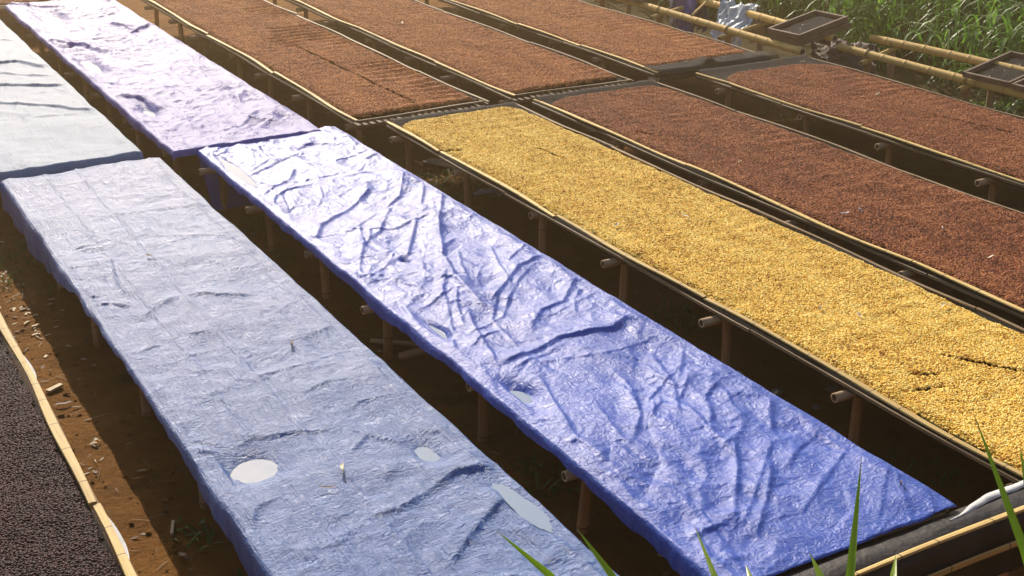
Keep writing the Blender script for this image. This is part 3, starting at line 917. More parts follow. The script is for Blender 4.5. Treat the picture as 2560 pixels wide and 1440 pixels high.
def beans(name, label, bedk, kind, seed, m0, m1, rad0=.05, rad1=.25, rake=0, size=None, dens=None, thick=.026):
    X0, X1, Y0, Y1 = BEDS[bedk]
    X0 += .022; X1 -= .022; Y0 += m0; Y1 -= m1
    step = .016
    xs = np.arange(X0-.02, X1+.02, step)
    ys = np.arange(Y0-.06, Y1+.06, step)
    X, Y = np.meshgrid(xs, ys)
    xc, yc = (X0+X1)/2, (Y0+Y1)/2
    hx, hy = (X1-X0)/2, (Y1-Y0)/2
    r = np.where(Y > yc, rad1, rad0)
    qx, qy = np.abs(X-xc)-hx+r, np.abs(Y-yc)-hy+r
    sd_ = r-np.hypot(np.maximum(qx, 0), np.maximum(qy, 0))-np.minimum(np.maximum(qx, qy), 0)
    sd_ = sd_+.022*fbm(X*6, Y*6, seed, 3)
    h = thick*sstep(0, .05, sd_)+.010*fbm(X*2.2, Y*2.2, seed+3, 3)+.010*(1-np.abs(perlin(X*5+.3*perlin(X*2, Y*2, 5), Y*7, seed+4)))*.8
    if rake:      # raked furrows running across
        ph = Y*2*np.pi/.16+2.2*perlin(X*2, Y*1.2, seed+6)
        am = sstep(-.1, .35, fbm(X*1.3, Y*1.0, seed+7, 2)+.5*((X-xc)/hx-.2))
        h += rake*am*np.sin(ph)
    Z = HB-.014+h
    # bare scraped lines and thin spots where the net shows
    keep = sd_ > .004
    rs = np.random.RandomState(seed)
    gap = np.zeros(X.shape)
    for (a, b, c, d, wd) in GAPS.get(bedk, []):
        t = np.clip(((X-a)*(c-a)+(Y-b)*(d-b))/((c-a)**2+(d-b)**2), 0, 1)
        ds = np.hypot(X-a-t*(c-a), Y-b-t*(d-b))+.012*fbm(X*20, Y*20, seed, 2)
        gap = np.maximum(gap, np.exp(-(ds/wd)**2))
    Z -= gap*.030
    Z = np.maximum(Z, HB-.020)
    keep &= gap < .85
    mask = keep[:-1, :-1] & keep[1:, 1:] & keep[1:, :-1] & keep[:-1, 1:]
    P = np.stack([X-xc, Y-yc, Z], -1)
    o = link(name, grid_mesh(name, P, [M['under_'+kind]], mask), None, (xc, yc, 0))
    md = o.modifiers.new('beans', 'NODES')
    md.node_group = bean_group(M['bean_'+kind], M['under_'+kind], size, dens, seed)
    tag(o, label, 'beans', None, 'stuff')
    return o
GAPS = {'Y': [(4.78, 4.02, 4.56, 4.08, .008), (4.74, 4.20, 4.86, 4.13, .012), (5.05, 4.28, 5.30, 3.90, .009), (4.62, 4.35, 4.66, 4.31, .010), (5.15, 8.58, 5.18, 8.25, .008), (4.52, 8.9, 4.60, 8.85, .02)],
        'R3': [(8.62, 7.75, 8.75, 7.05, .007)],
        'Ra': [(4.85, 13.2, 4.92, 10.2, .012)],
        'R2': [(6.1, 8.6, 6.15, 8.45, .012)]}
YS = (.0100, .0054, .0046)
RS = (.0096, .0056, .0049)
beans('golden_beans', 'golden yellow beans spread on the middle bed', 'Y', 'y', 101, .02, .05, .05, .20, rake=.002, size=YS, dens=13000)
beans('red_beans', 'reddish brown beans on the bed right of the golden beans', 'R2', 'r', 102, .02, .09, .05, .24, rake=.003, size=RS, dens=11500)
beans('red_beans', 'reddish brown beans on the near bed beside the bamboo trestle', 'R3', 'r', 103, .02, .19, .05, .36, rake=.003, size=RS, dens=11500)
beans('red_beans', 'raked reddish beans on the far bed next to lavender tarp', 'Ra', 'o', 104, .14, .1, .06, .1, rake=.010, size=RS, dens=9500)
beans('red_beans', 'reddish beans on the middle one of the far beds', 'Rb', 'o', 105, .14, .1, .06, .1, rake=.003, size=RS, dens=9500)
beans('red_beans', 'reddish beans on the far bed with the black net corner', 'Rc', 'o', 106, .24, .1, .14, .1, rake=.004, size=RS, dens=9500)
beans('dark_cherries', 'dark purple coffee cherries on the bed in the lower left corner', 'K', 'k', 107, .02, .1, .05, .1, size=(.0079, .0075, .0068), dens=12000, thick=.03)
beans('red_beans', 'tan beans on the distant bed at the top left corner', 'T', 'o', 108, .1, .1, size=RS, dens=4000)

# black net curled up at the front end of the far right bed
X0, X1, Y0, Y1 = BEDS['Rc']
n = 60
xs_ = np.linspace(X0-.02, X1+.10, n)
prof = [(.30, -.008), (.22, .004), (.12, .010), (.04, .016), (-.03, .022), (-.05, .0), (-.055, -.05), (-.05, -.085)]
P = np.zeros((len(prof), n, 3))
for i, (dy, dz) in enumerate(prof):
    P[i, :, 0] = xs_
    P[i, :, 1] = Y0+dy+.02*fbm(xs_*3, xs_*0+i*.2, 4, 2)
    P[i, :, 2] = HB+dz+.012+.05*np.exp(-((xs_-X0-.62)/.05)**2)*(1 if 1 < i < 5 else 0)+.012*fbm(xs_*5, xs_*0+i*.5, 6, 2)
o = link('net_sheet', grid_mesh('net_sheet', P, [M['net']]))
tag(o, 'loose black net sheet at the front end of the far right red bed', 'net')
# dark plastic liners at the far ends of the near beds
for bk, lab, d in (('Y', 'dark net liner at the far end of the golden beans', .26), ('R2', 'dark net liner at the far end of beans right of golden bed', .34), ('R3', 'wide dark net liner at the far end by the trestle', .52)):
    X0, X1, Y0, Y1 = BEDS[bk]
    xs_ = np.linspace(X0+.012, X1-.004, 50)
    pr = [(-d, -.019), (-d*.6, -.010), (-.10, .006), (-.03, .026), (.012, .030), (.030, .0), (.034, -.06)]
    P = np.zeros((len(pr), 50, 3))
    for i, (dy, dz) in enumerate(pr):
        P[i, :, 0] = xs_
        P[i, :, 1] = Y1+dy+.015*fbm(xs_*4, xs_*0+i*.2, 4, 2)
        P[i, :, 2] = HB+dz+.010*fbm(xs_*5, xs_*0+i*.4, 16, 2)*(i > 0)
    o = link('net_liner', grid_mesh('net_liner', P, [M['net']]))
    tag(o, lab, 'net')

# ------------------------------------------------------------------ front rail with black plastic
rr = empty('front_rail', (4.3, 3.10, 0))
tag(rr, 'black plastic covered cross rail with two bamboo battens, lower right', 'rail')
rl = (4.3, 3.10, 0)
xs_ = np.linspace(2.72, 5.9, 130)
pr = [(.10, -.004), (.055, .010), (.02, .016), (-.03, .012), (-.062, -.004), (-.078, -.035), (-.080, -.075), (-.088, -.115), (-.078, -.155), (-.07, -.20), (-.075, -.27)]
P = np.zeros((len(pr), len(xs_), 3))
for i, (dy, dz) in enumerate(pr):
    k = min(1, i/4)
    P[i, :, 0] = xs_-4.3
    P[i, :, 1] = dy+.030*fbm(xs_*3.4, xs_*0+i*.33, 14, 3)*k
    P[i, :, 2] = HB+dz+.010*fbm(xs_*4, xs_*0+i*.3, 15, 3)
link('plastic_sheet', grid_mesh('plastic_sheet', P, [M['plastic_black']]), rr)
link('batten', strip_mesh(3.1, .030, .012, M['straw'], 881, .008), rr, (2.76+3.1-4.3, -.055, HB+.020), (0, R(10), math.pi/2))
link('batten', strip_mesh(3.0, .014, .026, M['straw'], 882, .010), rr, (2.80+3.0-4.3, -.105, HB-.095), (0, 0, math.pi/2))
pole('beam', (2.76, 3.10, HB-.05), (5.86, 3.10, HB-.05), .03, M['pole'], rr, rl)
for x in (2.80, 4.22, 5.6):
    pole('post', (x, 3.10, -.05), (x, 3.10, HB-.08), .03, M['pole'], rr, rl)
xs_ = np.linspace(3.88, 5.2, 60)
P = np.zeros((5, 60, 3))
for i, (dy, dz) in enumerate(((.112, .002), (.106, .014), (.090, .019), (.076, .018), (.068, .012))):
    P[i, :, 0] = xs_
    P[i, :, 1] = 3.10+dy*(.35+.65*sstep(3.86, 4.2, xs_))+.01*fbm(xs_*6, xs_*0+i*.2, 24, 3)
    P[i, :, 2] = HB+dz+.006*fbm(xs_*9, xs_*0+i*.5, 25, 2)
o = link('white_cloth', grid_mesh('white_cloth', P, [M['white_cloth']]))
tag(o, 'rolled white cloth strip lying on the black rail, right edge', 'cloth')

# ------------------------------------------------------------------ bamboo trestles on the right
def wire_tie(name, p, r, axis, parent, root):
    v, f = [], []
    n1, n2 = 14, 5
    for i in range(n1):
        a = 2*math.pi*i/n1
        for j in range(n2):
            b = 2*math.pi*j/n2
            q = r+.003*math.cos(b)
            v.append((.003*math.sin(b), q*math.cos(a), q*math.sin(a)))
    for i in range(n1):
        for j in range(n2):
            f.append((i*n2+j, ((i+1) % n1)*n2+j, ((i+1) % n1)*n2+(j+1) % n2, i*n2+(j+1) % n2))
    o = link(name, mesh(name, v, f, [M['wire']]), parent, Vector(p)-Vector(root))
    o.rotation_mode = 'QUATERNION'
    o.rotation_quaternion = Vector(axis).to_track_quat('X', 'Z')
    return o

def trestle(label, fa, fb, ba, bb, rows, r=.040):
    fa, fb, ba, bb = map(Vector, (fa, fb, ba, bb))
    root = empty('bamboo_trestle', (fa.x, fa.y, 0))
    tag(root, label, 'trestle', 'bamboo trestles beside the grass')
    rl = (fa.x, fa.y, 0)
    pole('rail', fa, fb, r, M['goldpole'], root, rl, 1)
    pole('rail', ba, bb, r*1.05, M['goldpole'], root, rl, 2, .03)
    for y in rows:
        t = (y-fa.y)/(fb.y-fa.y)
        pf = fa.lerp(fb, t)
        pb = ba.lerp(bb, min(1, max(0, (y-ba.y)/(bb.y-ba.y))))
        z1, z2 = pf.z-r-.024, pb.z-r-.024
        d = (Vector((pb.x, y, z2))-Vector((pf.x, y, z1)))
        e0, e1 = Vector((pf.x, y, z1))-d*.28, Vector((pb.x, y, z2))+d*.2
        pole('crossbar', e0, e1, .028, M['goldpole'], root, rl, 3)
        for p_, z in ((pf, z1), (pb, z2)):
            pole('post', (p_.x, y, gz(p_.x, y)-.06), (p_.x, y, z-.02), .036, M['pole'], root, rl, 4)
        for p_ in (pf, pb):
            for dy in (-.012, .010):
                wire_tie('wire_tie', (p_.x, y+dy, p_.z), r+.004, (0, 1, 0), root, rl)
    return root
trestle('far bamboo trestle with grey plastic and stacked trays on it', (9.36, 10.28, HB), (9.46, 14.6, HB), (9.86, 10.35, HB+.075), (9.86, 14.6, HB+.075), [11.55, 12.9, 14.2])
trestle('near bamboo trestle with two empty trays against the grass', (9.93, 6.2, HB), (9.87, 10.28, HB), (10.32, 6.2, HB+.08), (10.20, 10.16, HB+.08), [6.8, 8.55, 9.85])
o = pole('fallen_pole', (9.40, 12.25, HB+.042), (9.98, 12.62, HB+.16), .013, M['goldpole'])
tag(o, 'thin bamboo stick leaning across the far trestle', 'stick')

def tray(label, c, rz, ry, wx, wy, h=.055, grain=None, group='wooden drying trays'):
    root = empty('drying_tray', c)
    root.rotation_euler = (0, ry, rz)
    tag(root, label, 'tray', group)
    t = .028
    def bx(name, x0, x1, y0, y1, z0, z1, mt):
        b = .003
        v = [(x, y, z) for x in (x0, x1) for y in (y0, y1) for z in (z0, z1)]
        v = []
        for z, i in ((z0, 0), (z1-b, 0), (z1, b)):
            v += [(x0+i, y0+i, z), (x1-i, y0+i, z), (x1-i, y1-i, z), (x0+i, y1-i, z)]
        f = [(3, 2, 1, 0)]
        for k in (0, 4):
            for s in range(4):
                u = (s+1) % 4
                f.append((k+s, k+u, k+4+u, k+4+s))
        f.append((8, 9, 10, 11))
        return link(name, mesh(name, v, f, [mt], smooth=False), root)
    bx('side_board', -wx/2, wx/2, -wy/2, -wy/2+t, 0, h, M['wood_dark'])
    bx('side_board', -wx/2, wx/2, wy/2-t, wy/2, 0, h, M['wood_dark'])
    bx('end_board', -wx/2, -wx/2+t, -wy/2+t+.001, wy/2-t-.001, 0, h-.002, M['wood_dark'])
    bx('end_board', wx/2-t, wx/2, -wy/2+t+.001, wy/2-t-.001, 0, h-.002, M['wood_dark'])
    bx('mesh_bottom', -wx/2+t, wx/2-t, -wy/2+t, wy/2-t, .006, .014, M['net'])
    for k in range(7):
        rs = random.Random(k*3+int(c[1]*10))
        a = (rs.uniform(-.4, .4)*wx, rs.uniform(-.4, .4)*wy, .017)
        s = rs.uniform(.006, .012)
        link('litter', mesh('litter', [(-s, -s*.4, 0), (s, -s*.3, 0), (s*.8, s*.5, .003), (-s*.7, s*.4, .002)], [(0, 1, 2, 3)], [M['leaf_dry']], smooth=False), root, a, (0, 0, rs.uniform(0, 6)))
    return root
TY = R(-9)
tray('lower of the two stacked dark wooden trays on the far trestle', (9.74, 10.60, HB+.100), R(3), TY, .74, .46)
tray('upper of the two stacked dark wooden trays on the far trestle', (9.72, 10.63, HB+.162), R(6), TY, .74, .46)
tray('left one of two dark wooden trays on the near trestle', (10.17, 8.30, HB+.104), R(5), TY, .72, .52)
tray('right one of two dark wooden trays, cut by right edge', (10.19, 7.74, HB+.104), R(4), TY, .72, .52)
yt = tray('wooden tray of golden beans at the top edge', (9.70, 13.55, HB+.085), R(2), R(-7), .80, .60)
P = np.zeros((26, 26, 3))
P[..., 0], P[..., 1] = np.meshgrid(np.linspace(-.365, .365, 26), np.linspace(-.265, .265, 26))
P[..., 2] = .030+.008*fbm(P[..., 0]*5, P[..., 1]*5, 2, 3)
yb = link('golden_beans', grid_mesh('golden_beans', P, [M['under_y']]), None, (9.70, 13.55, HB+.085), (0, R(-7), R(2)))
yb.modifiers.new('beans', 'NODES').node_group = bean_group(M['bean_y'], M['under_y'], YS, 9000, 301)
tag(yb, 'golden beans in the wooden tray at the top edge', 'beans', None, 'stuff')

# crumpled sheets draped on the trestle
def drape(name, label, cat, path, width, wdir, mt, seed, amp, n=46, m_=34, taper=0):
    pts = [Vector(p) for p in path]
    ln = [0]
    for a, b in zip(pts, pts[1:]): ln.append(ln[-1]+(b-a).length)
    P = np.zeros((n, m_, 3))
    wd = Vector(wdir).normalized()
    for i in range(n):
        s = ln[-1]*i/(n-1)
        k = max(j for j in range(len(pts)-1) if ln[j] <= s+1e-9)
        p = pts[k].lerp(pts[k+1], (s-ln[k])/(ln[k+1]-ln[k]))
        ww = width*(1-taper*abs(2*i/(n-1)-1))
        for j in range(m_):
            P[i, j] = p+wd*ww*(j/(m_-1)-.5)
    u, v = np.meshgrid(np.linspace(0, 3, m_), np.linspace(0, 4, n))
    for a, f, sd_ in ((1, 1.2, 0), (.55, 2.7, 3), (.3, 6, 6)):
        for ax in range(3):
            r_ = (1-2*np.abs(perlin(u*f+ax*9, v*f, seed+sd_+ax)))
            P[..., ax] += amp*a*r_*(.8 if ax == 2 else .6)
    gx_ = ground_z(P[..., 0], P[..., 1])
    P[..., 2] = np.maximum(P[..., 2], gx_+.012)
    o = link(name, grid_mesh(name, P, [mt]))
    tag(o, label, cat)
    return o
drape('plastic_sheet', 'crumpled grey-white plastic sheet draped over the far trestle', 'plastic sheet', [(10.02, 11.95, .20), (9.92, 11.95, .57), (9.82, 11.9, .56), (9.70, 11.85, .40), (9.58, 11.8, .33), (9.50, 11.7, .15), (9.52, 11.6, .04)], .55, (-.2, 1, 0), M['plastic_grey'], 71, .05, taper=.35)
drape('hanging_cloth', 'dark blue cloth hanging from the far trestle at top edge', 'cloth', [(9.98, 12.9, .1), (9.95, 12.9, .62), (9.85, 12.88, .72), (9.74, 12.85, .55), (9.70, 12.8, .30), (9.68, 12.75, .06)], .42, (0, 1, 0), M['cloth_blue'], 81, .05)
drape('hanging_sack', 'pale grey sack bunched beside the dark blue cloth, top edge', 'sack', [(10.0, 13.12, .3), (9.93, 13.12, .66), (9.80, 13.1, .68), (9.72, 13.05, .40), (9.70, 13.0, .15)], .16, (0, 1, 0), M['plastic_grey'], 91, .035, taper=.3)
drape('cloth', 'dark brown cloth heaped on the ground under the stacked trays', 'cloth', [(10.28, 10.6, .28), (10.10, 10.45, .36), (9.95, 10.3, .28), (9.78, 10.1, .16), (9.62, 9.95, .06)], .75, (-.35, 1, 0), M['cloth_brown'], 95, .06)

# ------------------------------------------------------------------ vegetation
def blades_mesh(name, specs, mt, seg=7):
    """specs: list of (base, dir, length, width, droop, shade) -> one mesh of arching blades"""
    n = len(specs)
    base = np.array([s[0] for s in specs]); d = np.array([s[1] for s in specs])
    L = np.array([s[2] for s in specs]); W_ = np.array([s[3] for s in specs])
    dr = np.array([s[4] for s in specs]); shd = np.array([s[5] for s in specs])
    d = d/np.linalg.norm(d, axis=1)[:, None]
    pos = base.copy()
    rows = []
    hd = d.copy(); hd[:, 2] = 0
    hd /= (np.linalg.norm(hd, axis=1)[:, None]+1e-6)
    side = np.stack([-hd[:, 1], hd[:, 0], np.zeros(n)], 1)
    cur = d.copy()
    for k in range(seg+1):
        t = k/seg
        wv = W_*(.55+.9*t if t < .35 else 1.0*(1-((t-.35)/.65)**1.6))*.5
        wv = np.maximum(wv, .0006)
        rows.append(pos-side*wv[:, None]); rows.append(pos+np.array([0, 0, -.25])*wv[:, None]); rows.append(pos+side*wv[:, None])
        pos = pos+cur*(L/seg)[:, None]
        cur = cur+np.array([0, 0, -1.])*(dr*(.5+t)/seg)[:, None]
        cur /= np.linalg.norm(cur, axis=1)[:, None]
    V = np.stack(rows, 1)                       # n, 3*(seg+1), 3
    k3 = 3*(seg+1)
    f = []
    for k in range(seg):
        a = 3*k
        f += [(a, a+1, a+4, a+3), (a+1, a+2, a+5, a+4)]
    f = np.array(f)
    F = (f[None]+(np.arange(n)*k3)[:, None, None]).reshape(-1, 4)
    me = bpy.data.meshes.new(name)
    me.vertices.add(n*k3)
    me.vertices.foreach_set('co', V.astype(np.float32).ravel())
    me.loops.add(len(F)*4)
    me.loops.foreach_set('vertex_index', F.astype(np.int32).ravel())
    me.polygons.add(len(F))
    me.polygons.foreach_set('loop_start', np.arange(0, len(F)*4, 4, dtype=np.int32))
    me.update(calc_edges=True)
    me.polygons.foreach_set('use_smooth', [True]*len(F))
    at = me.attributes.new('shade', 'FLOAT', 'POINT')
    at.data.foreach_set('value', np.repeat(shd, k3).astype(np.float32))
    me.materials.append(mt)
    return me

rs = np.random.RandomState(5)
sp = []
cnt = 0
while cnt < 1250:
    x, y = rs.uniform(10.75, 21), rs.uniform(4.5, 27)
    # keep to what the picture (and a step aside) can see
    dv = Vector((x, y, -2.6))
    dz = dv.dot(fwd)
    if dz < 1: continue
    u, v = dv.dot(rgt)/dz, dv.dot(upv)/dz
    if abs(u) > .50 or v < -.35 or v > .42: continue
    if x < 10.85+.15*rs.rand() and 6 < y < 14 : continue
    if rs.rand() > 1.25-(x-10.75)/14: continue
    cnt += 1
    g0 = gz(x, y)
    hh = rs.uniform(.55, 1.05)
    tone = rs.uniform(.25, .7)
    for s in range(rs.randint(18, 27)):
        az = rs.uniform(0, 2*np.pi)
        if rs.rand() < .45: az = rs.normal(np.radians(228), .8)
        bx_, by_ = x+rs.normal(0, .09), y+rs.normal(0, .09)
        zb = g0+hh*rs.uniform(0, .85)
        if rs.rand() < .25: zb = g0
        el = rs.uniform(.6, 2.3)
        L = rs.uniform(.45, .95)*(1.25 if rs.rand() < .15 else 1)
        d = (math.cos(az), math.sin(az), el)
        sp.append(((bx_, by_, zb), d, L, rs.uniform(.022, .046), rs.uniform(2.0, 4.6), np.clip(tone+rs.normal(0, .2), 0, .95 if rs.rand() < .93 else 1)))
    for s in range(4):
        sp.append(((x+rs.normal(0, .07), y+rs.normal(0, .07), g0-.02), (rs.normal(0, .12), rs.normal(0, .12), 1), hh*1.05, .014, .15, .35))
gr = link('tall_grass', blades_mesh('tall_grass', sp, M['grass'], 6))
tag(gr, 'dense tall green grass with arching leaves at upper right', 'grass', None, 'stuff')

# foreground grass plants on the bank below the camera
def near_plant(label, base, leaves):
    bx_, by_ = base
    bz = gz(bx_, by_)-.02
    root = empty('grass_plant', (bx_, by_, bz))
    tag(root, label, 'grass plant', 'grass in front of the camera')
    for k, (tip, low, wd) in enumerate(leaves):
        tip, low = Vector(tip), Vector(low)
        b = Vector((bx_+.02*(k-1), by_+.015*((k*7) % 3-1), bz))
        n = 22
        pts = []
        c1 = low-(tip-low)*.9
        for i in range(n+1):
            t = i/n
            # cubic through base -> c1 -> low -> tip
            if t < .55:
                q = t/.55
                p = b.lerp(c1, q).lerp(c1.lerp(low, q), q)
            else:
                q = (t-.55)/.45
                p = low.lerp(tip, q)
            pts.append(p)
        view = (low-Vector((0, 0, CAM_Z))).normalized()
        side = (tip-low).cross(view).normalized()
        side = (side+.35*view).normalized()
        v, f = [], []
        for i, p in enumerate(pts):
            t = i/n
            hw = wd/2*(.75+.25*min(1, t/.4))*(1 if t < .55 else max(.02, (1-((t-.55)/.45)**1.15)))
            q = p-Vector((bx_, by_, bz))
            nrm = side.cross((tip-low).normalized())
            v += [tuple(q-side*hw), tuple(q+nrm*hw*.35), tuple(q+side*hw)]
        for i in range(n):
            a = 3*i
            f += [(a, a+1, a+4, a+3), (a+1, a+2, a+5, a+4)]
        me = mesh('leaf', v, f, [M['blade']])
        at = me.attributes.new('shade', 'FLOAT', 'POINT')
        at.data.foreach_set('value', np.repeat([(.25+.3*(i/n)) if i < n*.93 else 1.0 for i in range(n+1)], 3).astype(np.float32))
        link('leaf', me, root)
def onray(dx, dy, dz, dist): return (dx*dist, dy*dist, CAM_Z+dz*dist)
near_plant('bright green grass leaves at the bottom edge, centre', (.86, 1.02), [
    (onray(.483, .875, -.652, 1.62), onray(.526, .851, -.701, 1.55), .011),
    (onray(.545, .839, -.649, 1.66), onray(.573, .820, -.699, 1.58), .011),
    (onray(.629, .778, -.638, 1.70), onray(.645, .764, -.690, 1.60), .009)])
near_plant('tall green grass leaves before the front rail, lower right', (1.05, .93), [
    (onray(.704, .710, -.653, 1.66), onray(.712, .702, -.676, 1.62), .011),
    (onray(.728, .686, -.551, 1.70), onray(.729, .684, -.671, 1.58), .013),
    (onray(.753, .658, -.640, 1.72), onray(.753, .658, -.663, 1.66), .010),
    (onray(.665, .747, -.674, 1.66), onray(.668, .744, -.686, 1.63), .008)])
near_plant('slanting green grass leaves at the lower right corner', (1.28, .80), [
    (onray(.781, .624, -.496, 1.72), onray(.814, .581, -.610, 1.60), .013),
    (onray(.804, .594, -.517, 1.80), onray(.812, .584, -.560, 1.74), .010)])

# small weeds on the soil
def weed(label, x, y, r, n, seed, hgt=.08, grassy=True):
    rs_ = np.random.RandomState(seed)
    s_ = []
    for k in range(n):
        a = rs_.uniform(0, 6.28)
        q = r*rs_.rand()**.5
        px, py = x+q*math.cos(a), y+q*math.sin(a)*1.4
        az = rs_.uniform(0, 6.28)
        L = hgt*rs_.uniform(.6, 1.5)
        s_.append(((px-x, py-y, gz(px, py)-.004), (math.cos(az), math.sin(az), rs_.uniform(.3, 2)), L, rs_.uniform(.005, .010) if grassy else rs_.uniform(.014, .03), rs_.uniform(.8, 2.4), rs_.uniform(.1, 1)))
    o = link('weed', blades_mesh('weed', s_, M['weed'], 4), None, (x, y, 0))
    tag(o, label, 'weed', 'weeds between the beds')
weed('patch of low grass under the far left end of golden bed', 4.74, 9.25, .30, 420, 1, .07)
weed('sparse grass by the soil at the left edge, beside the hanging tarp', 1.20, 9.2, .36, 380, 2, .06)
weed('small bright grass tuft between grey-blue and bright blue tarps', 2.98, 9.1, .16, 160, 3, .06)
weed('thin weeds under the bright blue tarp, below its second post', 2.80, 8.5, .22, 110, 4, .05)
weed('dark leafy weed under the golden bed, centre', 4.72, 6.10, .14, 60, 5, .10, False)
weed('leafy weed in the dark gap near the lower right corner', 4.66, 3.98, .16, 120, 6, .07)
weed('leafy weed in the gap between the two nearest tarps', 2.96, 4.84, .14, 46, 7, .08, False)
weed('small green weed on the brown soil left of the grey-blue tarp', 1.28, 5.25, .10, 30, 8, .06, False)
weed('tiny weed beside the dark cherries near bottom edge', 1.36, 4.75, .09, 22, 9, .06, False)
weed('green patch under the bed right of the golden beans', 6.95, 9.4, .30, 300, 10, .06)
weed('green patch under the near red bed by the trestle', 8.6, 9.55, .26, 240, 11, .06)
weed('low ground cover along the trestle posts at right', 10.5, 8.3, .55, 700, 12, .09, False)
weed('low weeds on the ground below the far right trays', 10.35, 7.1, .45, 500, 13, .08, False)
weed('weeds behind the first post of lavender tarp lane', 4.15, 12.3, .25, 200, 14, .06)
weed('weeds in the gap between the far red beds', 5.65, 14.2, .25, 220, 15, .09)
weed('tall thin weed stem on the soil beside the grey-blue flap', 1.32, 8.55, .03, 14, 16, .16)

# ------------------------------------------------------------------ scattered small things
def chip_mesh(seed, L, w_, t=.004):
    rs_ = random.Random(seed)
    v = []
    for z in (0, t):
        for (a, b) in ((-1, -1), (1, -.8), (.9, 1), (-.8, .7)):
            v.append((a*L/2*rs_.uniform(.8, 1.1), b*w_/2*rs_.uniform(.7, 1.2), z))
    f = [(3, 2, 1, 0), (4, 5, 6, 7)]+[(s, (s+1) % 4, 4+(s+1) % 4, 4+s) for s in range(4)]
    return mesh('wood_chip', v, f, [M['wood_pale']], smooth=False)
CH = [chip_mesh(k, .055, .016+.006*(k % 3)) for k in range(5)]
rs2 = random.Random(3)
for k in range(24):
    x, y = rs2.gauss(1.14, .10), rs2.gauss(8.05, .30)
    if k % 4 == 0: x, y = rs2.uniform(.95, 1.45), rs2.uniform(7.2, 8.6)
    if x < .80: continue
    o = link('wood_chip', CH[k % 5], None, (x, y, gz(x, y)+.004), (rs2.uniform(-.15, .15), rs2.uniform(-.15, .15), rs2.uniform(0, 6.28)))
    q = rs2.uniform(.3, .9)
    o.scale = (q, q, 1)
    tag(o, 'pale wood chip in the scatter on soil beside the dark cherries', 'wood chip', 'wood chips on the soil')

def leaf_mesh(L, w_, curl, mt, seed):
    rs_ = random.Random(seed)
    v, f = [], []
    n = 8
    for i in range(n+1):
        t = i/n
        hw = w_/2*math.sin(math.pi*min(1, .06+t*.94))**.7
        z = curl*math.sin(math.pi*t)+.006*math.sin(7*t+seed)
        b = .15*L*math.sin(2.5*t+seed)
        v += [((t-.5)*L, b-hw, z+hw*.5), ((t-.5)*L, b, z), ((t-.5)*L, b+hw, z+hw*.5)]
    for i in range(n):
        a = 3*i
        f += [(a, a+1, a+4, a+3), (a+1, a+2, a+5, a+4)]
    return mesh('leaf', v, f, [mt])
def leaf(label, x, y, z, L, w_, rz, mt='leaf_dry', curl=.008, name='fallen_leaf'):
    o = link(name, leaf_mesh(L, w_, curl, M[mt], int(x*37+y*11) % 50), None, (x, y, z), (0, 0, rz))
    tag(o, label, 'leaf', 'fallen leaves')
leaf('dark curled leaf on the grey-blue tarp, right of centre', 2.12, 6.05, zA(2.12, 6.05)+.012, .07, .018, 1.0, 'leaf_brown')
leaf('small dark leaf on upper part of the grey-blue tarp', 1.81, 7.72, zA(1.81, 7.72)+.010, .05, .022, 2.4, 'leaf_brown')
leaf('curved straw leaf on the grey-blue tarp below the puddles', 1.84, 4.70, zA(1.84, 4.70)+.016, .085, .016, 1.1)
leaf('flat brown leaf on the grey-blue tarp near bottom edge', 1.72, 4.59, zA(1.72, 4.59)+.012, .085, .014, -.2, 'leaf_brown')
leaf('tiny dark leaf on the bright blue tarp, lower right', 3.88, 3.41, zB(3.88, 3.41)+.010, .04, .012, .4, 'leaf_brown')
BL = [(6.27, 7.47, 'pale leaf on red beans beside golden bed, farthest one'), (6.26, 6.19, 'long white leaf on the red beans right of golden bed'), (6.14, 6.19, 'curled white leaf left of the long white leaf'), (6.49, 5.65, 'short pale leaf on red beans near right edge'), (6.36, 5.12, 'pale scrap on red beans at the right edge'), (8.67, 8.48, 'pale leaf in the middle of the near red bed by trestle'), (8.20, 8.21, 'pale leaf on the left of the red bed by trestle'), (8.95, 9.82, 'pale scrap at the far end of the bed by the trestle'), (6.30, 13.57, 'curled pale leaf on the middle far red bed'), (6.50, 12.88, 'white scrap on the middle far red bed'), (4.66, 6.76, 'pale leaf on golden beans near the left rail'), (5.16, 6.68, 'straw leaf at the middle of golden beans'), (4.89, 5.04, 'straw leaf on golden beans near lower right'), (5.00, 4.86, 'thin straw leaf on golden beans, nearest one'), (5.53, 4.71, 'straw leaf on golden beans at the right edge')]
for k, (x, y, lab) in enumerate(BL):
    leaf(lab, x, y, HB+.030, .045+.03*((k*7) % 3)/2, .014+.004*(k % 3), k*1.3+.4, 'leaf_dry' if k not in (1, 2, 3, 9) else 'white_cloth', .012)
GL = [(1.10, 6.35, 'curled pale leaf on the soil left of grey-blue tarp'), (1.20, 5.1, 'straw scrap on the soil near bottom left'), (1.05, 6.9, 'small dry leaf on the soil beside dark cherries'), (4.55, 5.3, 'pale leaf on the dark soil below the golden bed'), (4.6, 4.6, 'brown leaf on the dark soil under golden bed'), (4.72, 4.45, 'dry leaf on dark soil at the right of blue tarp'), (4.6, 3.6, 'brown leaf on dark soil near the black rail'), (2.95, 6.6, 'dry leaf on soil below bright blue tarp'), (1.33, 4.55, 'dry leaf on the soil at bottom edge'), (4.58, 5.0, 'pale scrap on the dark soil under golden bed')]
for k, (x, y, lab) in enumerate(GL):
    leaf(lab, x, y, gz(x, y)+.010, .06+.02*(k % 3), .028, k*1.7, 'leaf_dry' if k % 3 == 0 else 'leaf_brown', .012)
